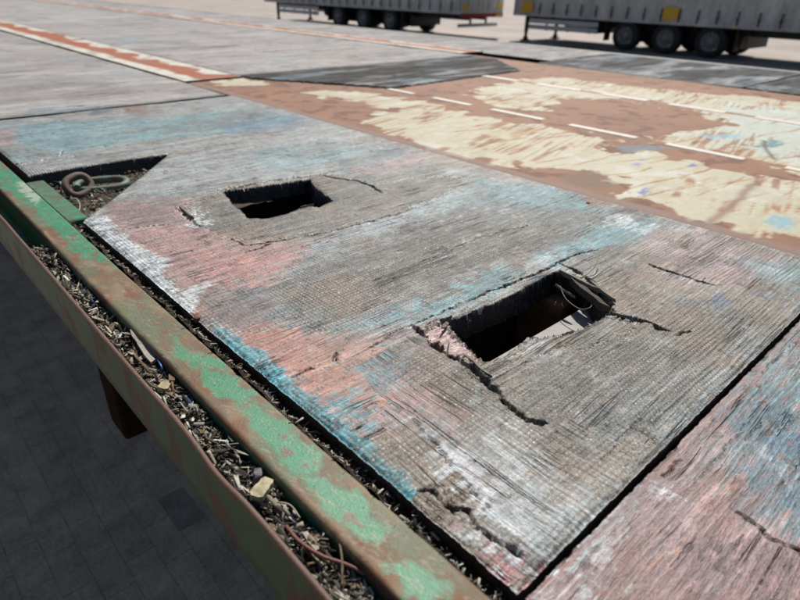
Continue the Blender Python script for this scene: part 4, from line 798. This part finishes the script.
def scatter(name, n, usamp_, vsamp, zf, lmin, lmax, label, cat, lift=0.006, blue=0.02, clampx=None):
    u = usamp_(n); v = vsamp(n, u); L = lmin * (lmax / lmin) ** (rng.random(n) ** 1.6); W = L * rng.uniform(0.06, 0.34, n) * np.where(L > 0.012, 0.7, 1); T = np.minimum(W * 0.4, rng.uniform(0.0003, 0.0011, n))
    z = zf(u, v) + rng.uniform(0, lift, n) + T
    yaw = rng.uniform(0, 2 * np.pi, n); yaw = np.where(L > 0.010, np.pi / 2 + rng.normal(0, 0.45, n), yaw); pit = rng.normal(0, 0.30, n); rol = rng.normal(0, 0.4, n)
    base = np.array([(-1, -1, -1), (1, -.7, -1), (1, .8, -1), (-1, 1, -1), (-.9, -.8, 1), (.85, -.6, 1), (.95, .7, 1), (-1, .9, 1)], float) * 0.5
    loc = base[None] * np.stack([L, W, T], -1)[:, None, :] * rng.uniform(0.75, 1.2, (n, 8, 3))
    cy, sy_, cp, sp_, cr, sr = np.cos(yaw), np.sin(yaw), np.cos(pit), np.sin(pit), np.cos(rol), np.sin(rol)
    x, y, zz = loc[..., 0], loc[..., 1], loc[..., 2]
    y2 = y * cr[:, None] - zz * sr[:, None]; z2 = y * sr[:, None] + zz * cr[:, None]; x2 = x * cp[:, None] + z2 * sp_[:, None]; z3 = -x * sp_[:, None] + z2 * cp[:, None]
    x3 = x2 * cy[:, None] - y2 * sy_[:, None]; y3 = x2 * sy_[:, None] + y2 * cy[:, None]
    vt = np.stack([v[:, None] + x3, u[:, None] + y3, DZ + z[:, None] + z3], -1).reshape(-1, 3)
    if clampx: vt[:, 0] = np.clip(vt[:, 0], *clampx)
    fq = np.array([(0, 3, 2, 1), (4, 5, 6, 7), (0, 1, 5, 4), (1, 2, 6, 5), (2, 3, 7, 6), (3, 0, 4, 7)]); fa = (fq[None] + (np.arange(n) * 8)[:, None, None]).reshape(-1, 4)
    c = PALS[rng.integers(0, len(PALS), n)] * rng.uniform(0.55, 1.2, (n, 1)); bl = rng.random(n) < blue; c[bl] = lin(52, 84, 120)
    o = mesh(name, vt, fa, LITTER, None, np.repeat(c, 8, 0), np.zeros((n * 8, 3))); tag(o, label, cat, kind='stuff'); return o
scatter('wood_litter', 5600, lambda n: rng.uniform(-0.05, uE - 0.02, n), lambda n, u: rng.uniform(ou + 0.006, 0.464 * H, n), chan_z, 0.0025, 0.022, 'pale shredded wood bits filling the channel behind the green flange', 'wood litter', 0.010, clampx=(ou + 0.0065, 0.4655 * H))
scatter('wood_litter', 5000, lambda n: rng.uniform(-0.05, uE, n), lambda n, u: rng.uniform(ou + 0.006, 0.465 * H, n), chan_z, 0.0010, 0.004, 'fine brown crumbs among the shredded wood in the channel', 'wood litter', 0.008, 0.01, clampx=(ou + 0.0065, 0.4655 * H))
scatter('wood_litter', 1500, lambda n: rng.uniform(-0.05, 2.9 * H, n), lambda n, u: rng.uniform(0.606 * H, 0.65 * H, n), gut_z, 0.002, 0.008, 'dark crumbs in the gap between rail and plywood', 'wood litter', 0.004, 0.01)
def pv(n, u): return 0.655 * H + rng.random(n) * np.maximum(0.02, (u - 2.86 * H) / (0.95 * H) * 0.86 * H)
scatter('wood_litter', 1500, lambda n: 2.88 * H + rng.random(n) ** 0.7 * 0.93 * H, pv, poc_z, 0.003, 0.016, 'pale shredded wood bits covering the corner pocket floor', 'wood litter', 0.006)
scatter('wood_litter', 70, lambda n: rng.uniform(0.4 * H, 3.2 * H, n), lambda n, u: 0.588 * H - np.abs(rng.normal(0, 0.012, n)), lambda u, v: u * 0 + 0.0003, 0.0006, 0.0018, 'fine crumbs scattered on the edge rail', 'wood litter', 0.0, 0.0)
scatter('wood_litter', 260, lambda n: rng.uniform(0.36 * H, 5.0 * H, n), lambda n, u: rng.uniform(0.66 * H, 2.85 * H, n), lambda u, v: u * 0 + 0.0012, 0.0008, 0.0028, 'tiny crumbs scattered over the plywood deck', 'wood litter', 0.0, 0.05)

CHIP = [plain('pale_chip', lin(196, 188, 172), 0.8, 300, 0.3, 0.5, c2=lin(160, 146, 124), sc=(0.3, 1, 1), coord='obj', spec=.2), plain('brown_chip', lin(146, 124, 98), 0.8, 300, 0.4, 0.5, c2=lin(104, 86, 68), sc=(0.3, 1, 1), coord='obj', spec=.2), plain('dark_chip', lin(78, 70, 64), 0.7, 300, 0.4, 0.5, coord='obj')]
def chipmesh(L, W, T, n=5, seed=0):
    rr = random.Random(seed); v = []; f_ = []
    for i in range(n):
        s = i / (n - 1) - 0.5; hw = W / 2 * (rr.uniform(.55, .8) if i in (0, n - 1) else rr.uniform(.85, 1.1)); zz = rr.uniform(-.15, .15) * T; e = rr.uniform(-.06, .06) * L
        v += [(s * L + e, -hw, zz - T / 2), (s * L, hw, zz - T / 2), (s * L, hw * .9, zz + T / 2), (s * L + e, -hw * .9, zz + T / 2)]
    for i in range(n - 1):
        k = i * 4; f_ += [(k + j, k + (j + 1) % 4, k + 4 + (j + 1) % 4, k + 4 + j) for j in range(4)]
    f_ += [(3, 2, 1, 0), (n * 4 - 4, n * 4 - 3, n * 4 - 2, n * 4 - 1)]
    return v, f_
cms = []
for k in range(9):
    v, f_ = chipmesh(0.016, 0.0042 + 0.0008 * (k % 3), 0.0016, 5, k); cms.append(mesh('wood_chip', v, f_, CHIP[(0, 0, 1, 0, 1, 2, 0, 1, 2)[k]], me_only=True))
KIND = ['pale', 'pale', 'brown', 'pale', 'brown', 'dark', 'pale', 'brown', 'dark']
for k in range(64):
    u = random.uniform(0.35 * H, uE - 0.05); v = random.uniform(ou + 0.010, 0.455 * H); i = random.randrange(9)
    o = bpy.data.objects.new('wood_chip', cms[i]); COL.objects.link(o); s = random.uniform(0.55, 1.05)
    yaw = random.gauss(1.57, 0.5) if random.random() < .7 else random.uniform(0, 3.14)
    o.location = (v, u, DZ + float(chan_z(np.array([u]), np.array([v]))[0]) + random.uniform(0.004, 0.010)); o.rotation_euler = (random.gauss(0, .3), random.gauss(0, .25), yaw); o.scale = (s * random.uniform(.8, 1.5), s, s)
    tag(o, '%s wood chip lying in the litter-filled channel' % KIND[i], 'wood chip', '%s wood chips in the channel' % KIND[i])
def special(name, px, dep, L, W, T, yaw, mat, label, cat, seed=3, tilt=0.1):
    v, f_ = chipmesh(L, W, T, 7, seed); o = mesh(name, v, f_, mat); u, vv = pix(*px, depth=H + dep); o.location = (vv, u, DZ - dep + T / 2); o.rotation_euler = (tilt, tilt * .6, yaw); return tag(o, label, cat)
def yaw_of(p0, p1, dep=0.01):
    a = pix(*p0, depth=H + dep); b_ = pix(*p1, depth=H + dep); return math.atan2(b_[0] - a[0], b_[1] - a[1]), math.hypot(b_[0] - a[0], b_[1] - a[1])
yw, L = yaw_of((133, 331), (153, 360)); special('bark_piece', (143, 346), 0.008, L, 0.0085, 0.003, yw, CHIP[0], 'largest pale flat wood piece in the channel litter', 'wood piece', 5)
yw, L = yaw_of((148, 362), (172, 384)); special('wood_stick', (152, 374), 0.009, L * 1.1, 0.0025, 0.002, yw, CHIP[1], 'thin grey stick against the flange beside the largest pale wood piece', 'stick', 8)
special('stone', (165, 389), 0.010, 0.012, 0.009, 0.005, 0.8, plain('tan_stone', lin(206, 186, 146), 0.85, 200, 0.3, 0.5, coord='obj'), 'small yellowish stone beside the thin grey stick', 'stone', 9, .2)
special('bark_piece', (172, 380), 0.009, 0.014, 0.006, 0.003, 1.2, plain('red_bark', lin(150, 112, 88), 0.8, 200, 0.3, 0.5, coord='obj'), 'small reddish bark piece beside the yellowish stone', 'bark', 12, .3)
special('wood_chip', (262, 491), 0.004, 0.019, 0.0105, 0.004, 0.5, plain('yellow_chip', lin(204, 188, 148), 0.8, 200, 0.2, 0.4, coord='obj'), 'thick cream wood chip lying where the flange is buckled', 'wood chip', 14, .1)
special('pebble', (258, 478), 0.009, 0.011, 0.006, 0.005, 1.1, plain('grey_pebble', lin(104, 102, 104), 0.6, 100, 0.2, 0.2, coord='obj'), 'dark grey pebble beside the thick cream wood chip', 'pebble', 15, .2)
def strand(name, pts, r, mat, label, cat, dep=0.006):
    q = MB(); P = [Vector((pix(x, y, H + d)[1], pix(x, y, H + d)[0], CZ - H - d)) for x, y, d in pts]
    out = []
    for i in range(len(P) - 1):      # Catmull-Rom
        p0, p1, p2, p3 = P[max(i - 1, 0)], P[i], P[i + 1], P[min(i + 2, len(P) - 1)]
        for s in np.linspace(0, 1, 7)[:-1]: out.append(0.5 * ((2 * p1) + (p2 - p0) * s + (2 * p0 - 5 * p1 + 4 * p2 - p3) * s * s + (3 * p1 - p0 - 3 * p2 + p3) * s ** 3))
    out.append(P[-1]); q.tube(out, r, 7); return tag(q.build(name, mat, None, True), label, cat)
REDS = plain('reddish_twig_bark', lin(136, 90, 78), 0.6, 200, 0.3, 0.3, c2=lin(120, 70, 60)); STRAW = plain('straw', lin(200, 184, 150), 0.6, 200, 0.2, 0.2)
BLUEP = plain('blue_plastic', lin(60, 118, 178), 0.4, 100, 0.2, 0.1)
strand('twig', [(286, 526, .010), (300, 542, .006), (322, 556, .005), (345, 564, .006), (366, 574, .008)], 0.0013, REDS, 'long reddish twig lying in the channel litter', 'twig')
strand('twig', [(288, 530, .012), (304, 548, .008), (312, 556, .009)], 0.0010, REDS, 'short reddish twig beside the long reddish twig', 'twig')
strand('straw_stalk', [(339, 540, .004), (342, 560, .005), (342, 586, .008)], 0.0008, CHIP[1], 'thin brown stalk crossing the long reddish twig', 'stalk')
strand('straw_stalk', [(82, 272, .006), (78, 286, .010), (74, 296, .012)], 0.0008, STRAW, 'pale straw standing up in the channel litter near the empty end', 'straw')
strand('straw_stalk', [(276, 502, .008), (290, 505, .006), (300, 518, .008)], 0.0006, STRAW, 'curved pale straw behind the thick cream wood chip', 'straw')
strand('plastic_thread', [(188, 334, .006), (194, 331, .003), (202, 336, .004), (206, 342, .008)], 0.0009, BLUEP, 'blue plastic thread in the gap beside the plywood edge', 'thread')
strand('plastic_thread', [(156, 356, .008), (160, 364, .006), (163, 370, .009)], 0.0010, BLUEP, 'blue plastic thread beside the largest pale wood piece', 'thread')
strand('plastic_thread', [(25, 248, .02), (33, 254, .014), (50, 268, .014), (56, 274, .02)], 0.0010, BLUEP, 'blue plastic thread at the empty end of the channel litter', 'thread')
strand('plastic_strip', [(59, 180, .022), (63, 188, .014), (67, 196, .022)], 0.0016, plain('pale_blue_plastic', lin(168, 186, 200), 0.4, 60, 0.1, 0.1), 'pale blue plastic strip beside the chain', 'plastic strip')
strand('plastic_strip', [(45, 186, .024), (55, 182, .018), (66, 186, .024)], 0.0016, plain('navy_plastic', lin(50, 66, 104), 0.4, 60, 0.1, 0.1), 'dark blue plastic strip beside the chain', 'plastic strip')
strand('root_strand', [(66, 204, .022), (76, 199, .012), (80, 206, .014), (77, 216, .020)], 0.0010, STRAW, 'looped pale root strand in front of the chain', 'root')
strand('loose_wire', [(600, 249, -.020), (596, 264, -.010), (586, 275, -.002), (572, 279, .001), (562, 275, .004)], 0.0007, STRAW, 'pale wire curling up from the torn edge of a plywood hole', 'wire')
strand('loose_wire', [(560, 286, .001), (566, 299, .006), (580, 309, .008), (591, 307, .005), (591, 300, .002)], 0.0006, plain('brown_wire', lin(120, 100, 84), 0.5, 60, 0.1, 0.1), 'thin brown wire looping inside a plywood hole', 'wire')

# ------------------------------------------------------------------ the two parked semi-trailers
CURT = plain('grey_curtain', (0.56, 0.56, 0.555), 0.45, 1.5, 0.22, 0.15, c2=(0.36, 0.355, 0.35), sc=(1, 1.4, 0.5)); ALU = plain('aluminium', (0.55, 0.56, 0.58), 0.4, 5, 0.15, 0.1, c2=(0.45, 0.46, 0.48))
BLK = plain('black_steel', (0.022, 0.022, 0.024), 0.55, 10, 0.3, 0.1); YEL = plain('yellow_marker', (0.72, 0.43, 0.02), 0.45, 20, 0.1, 0.1, c2=(0.6, 0.34, 0.015)); REDL = plain('red_lamp', (0.38, 0.02, 0.03), 0.35, 30, 0.1, 0.1)
STRP = plain('dark_strap', (0.04, 0.042, 0.05), 0.6, 30, 0.2, 0.1)
def semi(uf, ur, axles, lu, guard, markers, label, v0=20.0, tall=3.95):
    v1 = v0 + 2.5; zb_ = 0.90; r = 0.47
    T = empty('semi_trailer', ((v0 + v1) / 2, (uf + ur) / 2, 0), label, 'trailer', None)
    n = int((uf - ur) / 0.045); yy = np.linspace(ur + .06, uf - .06, n); zz = np.linspace(zb_ + .07, tall - .15, 14); Y, Z = np.meshgrid(yy, zz, indexing='ij')
    for sx_, vv in ((-1, v0), (1, v1)):
        fold = (fbm(Y * 2.2, Z * 0.25, 3, 33) - 0.5) * 0.06 + 0.008 * np.sin(Y * 2 * math.pi / 0.55); X = vv - sx_ * 0.012 + sx_ * fold * 0.5 * np.clip((tall - Z) * 2, 0, 1)
        f_ = grid_faces(*Y.shape); mesh('curtain', np.stack([X, Y, Z], -1), f_ if sx_ < 0 else f_[:, ::-1], CURT, T, smooth=True)
    q = MB(); q.box(v0 - .01, v1 + .01, ur, uf, tall - .15, tall, .02); q.build('roof', ALU, T)
    q = MB(); q.box(v0 - .015, v1 + .015, uf - .05, uf, zb_, tall - .155, .01); q.build('headboard', ALU, T)
    q = MB(); q.box(v0 - .01, v1 + .01, ur, uf - .052, zb_, zb_ + .06, .004); q.build('floor', BLK, T)
    for a in (v0 - .022, v1 + .002): q = MB(); q.box(a, a + .02, ur, uf, zb_ - .03, zb_ + .10, .004); q.build('bottom_rail', CURT, T)
    for a in np.arange(ur + .4, uf - .2, 0.58):
        q = MB(); q.box(v0 - .046, v0 - .034, a, a + .045, zb_ + .05, zb_ + .42, .003); q.box(v0 - .06, v0 - .0455, a - .01, a + .055, zb_ + .16, zb_ + .26, .004); q.box(v0 - .036, v0 - .02, a + .01, a + .03, zb_ + .06, zb_ + .10); q.build('strap', STRP, T)
    for v in (v0 + .75, v1 - .75): q = MB(); q.box(v - .07, v + .07, ur + .2, uf - .1, zb_ - .25, zb_ - .0005, .01); q.build('chassis_beam', BLK, T)
    for u in axles:
        wheel(v0 + .22, u, r, .36, T, -1); wheel(v1 - .22, u, r, .36, T, 1)
        q = MB(); q.box(v0 + .3, v1 - .3, u - .07, u + .07, r - .07, r + .07, .02); q.box(v0 + .68, v0 + .82, u - .1, u + .1, r, zb_ - .2, .01); q.box(v1 - .82, v1 - .68, u - .1, u + .1, r, zb_ - .2, .01); q.build('axle', BLK, T)
        for v in (v0 + .02, v1 - .42):
            q = MB(); P = [(v, u + .6 * math.cos(a), r + .52 * math.sin(a)) for a in np.linspace(0.5, math.pi - .5, 9)]
            vv = P + [(p[0] + .40, p[1], p[2]) for p in P] + [(p[0], p[1], p[2] + .012) for p in P] + [(p[0] + .40, p[1], p[2] + .012) for p in P]
            ff = [(i, i + 1, 10 + i, 9 + i) for i in range(8)] + [(18 + i, 27 + i, 28 + i, 19 + i) for i in range(8)] + [(i, 18 + i, 19 + i, i + 1) for i in range(8)] + [(9 + i, 10 + i, 28 + i, 27 + i) for i in range(8)]
            q.add(vv, ff).build('mudguard', BLK, T)
    q = MB(); q.box(v0 + .35, v1 - .35, min(axles) - .95, min(axles) - .93, .32, zb_ - .02, .004); q.build('mudflap', BLK, T)
    q = MB(); q.box(v0 + .9, v1 - .9, min(axles) - .6, max(axles) + .6, .24, zb_ - .24, .03); q.build('tank_shade_box', BLK, T)  # black tank box, drawn lower to deepen the shade between the wheels
    for v in (v0 + .25, v1 - .25):
        q = MB(); q.box(v - .06, v + .06, lu - .06, lu + .06, .30, zb_ - .05, .01); q.box(v - .045, v + .045, lu - .045, lu + .045, .06, .30, .006); L_ = q.build('landing_leg', BLK, T)
        q = MB(); q.box(v - .15, v + .15, lu - .15, lu + .15, .0, .05, .02); q.box(v - .08, v + .08, lu - .07, lu + .07, .05, .15, .01); q.build('foot', BLK, L_)
    q = MB(); q.box(v0 + .3, v1 - .3, lu - .04, lu + .04, .62, .70, .01); q.build('leg_brace', BLK, T)
    ga, gb = guard
    for (z0, z1) in ((.44, .60), (.64, .80)):
        for v in (v0 + .03, v1 - .07): q = MB(); q.box(v, v + .03, ga, gb, z0, z1, .008); q.build('side_guard', ALU, T)
    for u in np.arange(ga + .3, gb, 0.9):
        q = MB(); q.box(v0 + .062, v0 + .10, u, u + .06, .42, zb_ - .001, .004); q.box(v0 + .10, v0 + .70, u, u + .06, .82, zb_ - .002, .004); q.build('guard_bracket', BLK, T)
    for (a, b_, z0, z1) in markers: q = MB(); q.box(v0 - .063, v0 - .061 + .012, a, b_, z0, z1, .003); q.build('yellow_marker', YEL, T)
    for u in np.arange(ur + 1.0, uf - .5, 2.1): q = MB(); q.box(v0 - .045, v0 - .0225, u, u + .11, zb_ - .015, zb_ + .03, .006); q.build('side_lamp', YEL, T)
    for u in (min(axles) - .75, max(axles) + .75): q = MB(); q.box(v0 + .03, v0 + .42, u, u + .02, .25, zb_ - .002, .004); q.build('mudflap', BLK, T)
    q = MB(); q.lathe_x([(-.9, .001), (-.9, .2), (.9, .2), (.9, .001)], (v0 + v1) / 2, max(axles) + 1.3, .62, 20); q.build('air_reservoir', BLK, T, True)
    # rear end
    q = MB(); q.box(v0 - .015, v1 + .015, ur - .02, ur, zb_ - .03, tall, .005); q.build('rear_frame', ALU, T)
    for a, b_ in ((v0 + .06, (v0 + v1) / 2 - .005), ((v0 + v1) / 2 + .005, v1 - .06)):
        q = MB(); q.box(a, b_, ur - .055, ur - .021, zb_ + .10, tall - .1, .006); D_ = q.build('rear_door', CURT, T)
        for s in (.25, .75): q = MB(); x = a + (b_ - a) * s; q.tube([(x, ur - .075, zb_ + .12), (x, ur - .075, tall - .12)], .016, 8); q.build('lock_bar', ALU, D_, True)
    for v in (v0 + .1, v1 - .45): q = MB(); q.box(v, v + .35, ur - .08, ur - .021, zb_ + .12, zb_ + .32, .01); q.build('corner_marker', YEL, T)
    q = MB(); q.box(v0 + .02, v1 - .02, ur - .07, ur - .0205, zb_ - .14, zb_ + .0, .008); q.build('light_board', REDL, T)
    for v in (v0 + .12, v1 - .5): q = MB(); q.box(v, v + .38, ur - .09, ur - .071, zb_ - .12, zb_ - .03, .006); q.build('tail_lamp', YEL if v > v0 + 1 else REDL, T)
    q = MB(); q.box(v0 + .1, v1 - .1, ur + .10, ur + .2, .42, .54, .01); q.box(v0 + .75, v0 + .83, ur + .12, ur + .18, .54, zb_ - .001); q.box(v1 - .83, v1 - .75, ur + .12, ur + .18, .54, zb_ - .001); q.build('under_run_bar', ALU, T)
    return T
semi(15.35, -0.2, (7.85, 9.25, 10.65), 14.85, (11.7, 14.6), [(8.95, 9.45, 1.0, 1.36), (14.45, 14.95, 1.0, 1.36), (4.6, 5.6, 1.40, 1.56)], 'grey curtain-sided semi-trailer with a yellow square above its wheels')
semi(30.2, 16.3, (20.3, 22.1, 23.9), 29.3, (25.4, 28.9), [], 'grey curtain-sided semi-trailer with red and yellow rear markers', 18.0)
# weeds by the wheels of the near semi-trailer
q = MB(); u0_, v0_ = pix(588, 49, CZ)
for k in range(420):
    x = v0_ - .3 + random.gauss(0, .35); y = u0_ + random.gauss(0, .55); a = random.uniform(0, 6.28); hh = random.uniform(.05, .16); dx, dy = math.cos(a) * .008, math.sin(a) * .008; ln = random.uniform(-.06, .06); lm = random.uniform(-.06, .06)
    q.add([(x - dx, y - dy, 0), (x + dx, y + dy, 0), (x + ln, y + lm, hh)], [(0, 1, 2)])
tag(q.build('weeds', plain('weed_green', (0.10, 0.12, 0.04), 0.7, 5, 0.3, 0.1, c2=(0.14, 0.13, 0.06))), 'low yellowish weeds growing beside the parked semi-trailer', 'weeds', kind='stuff')
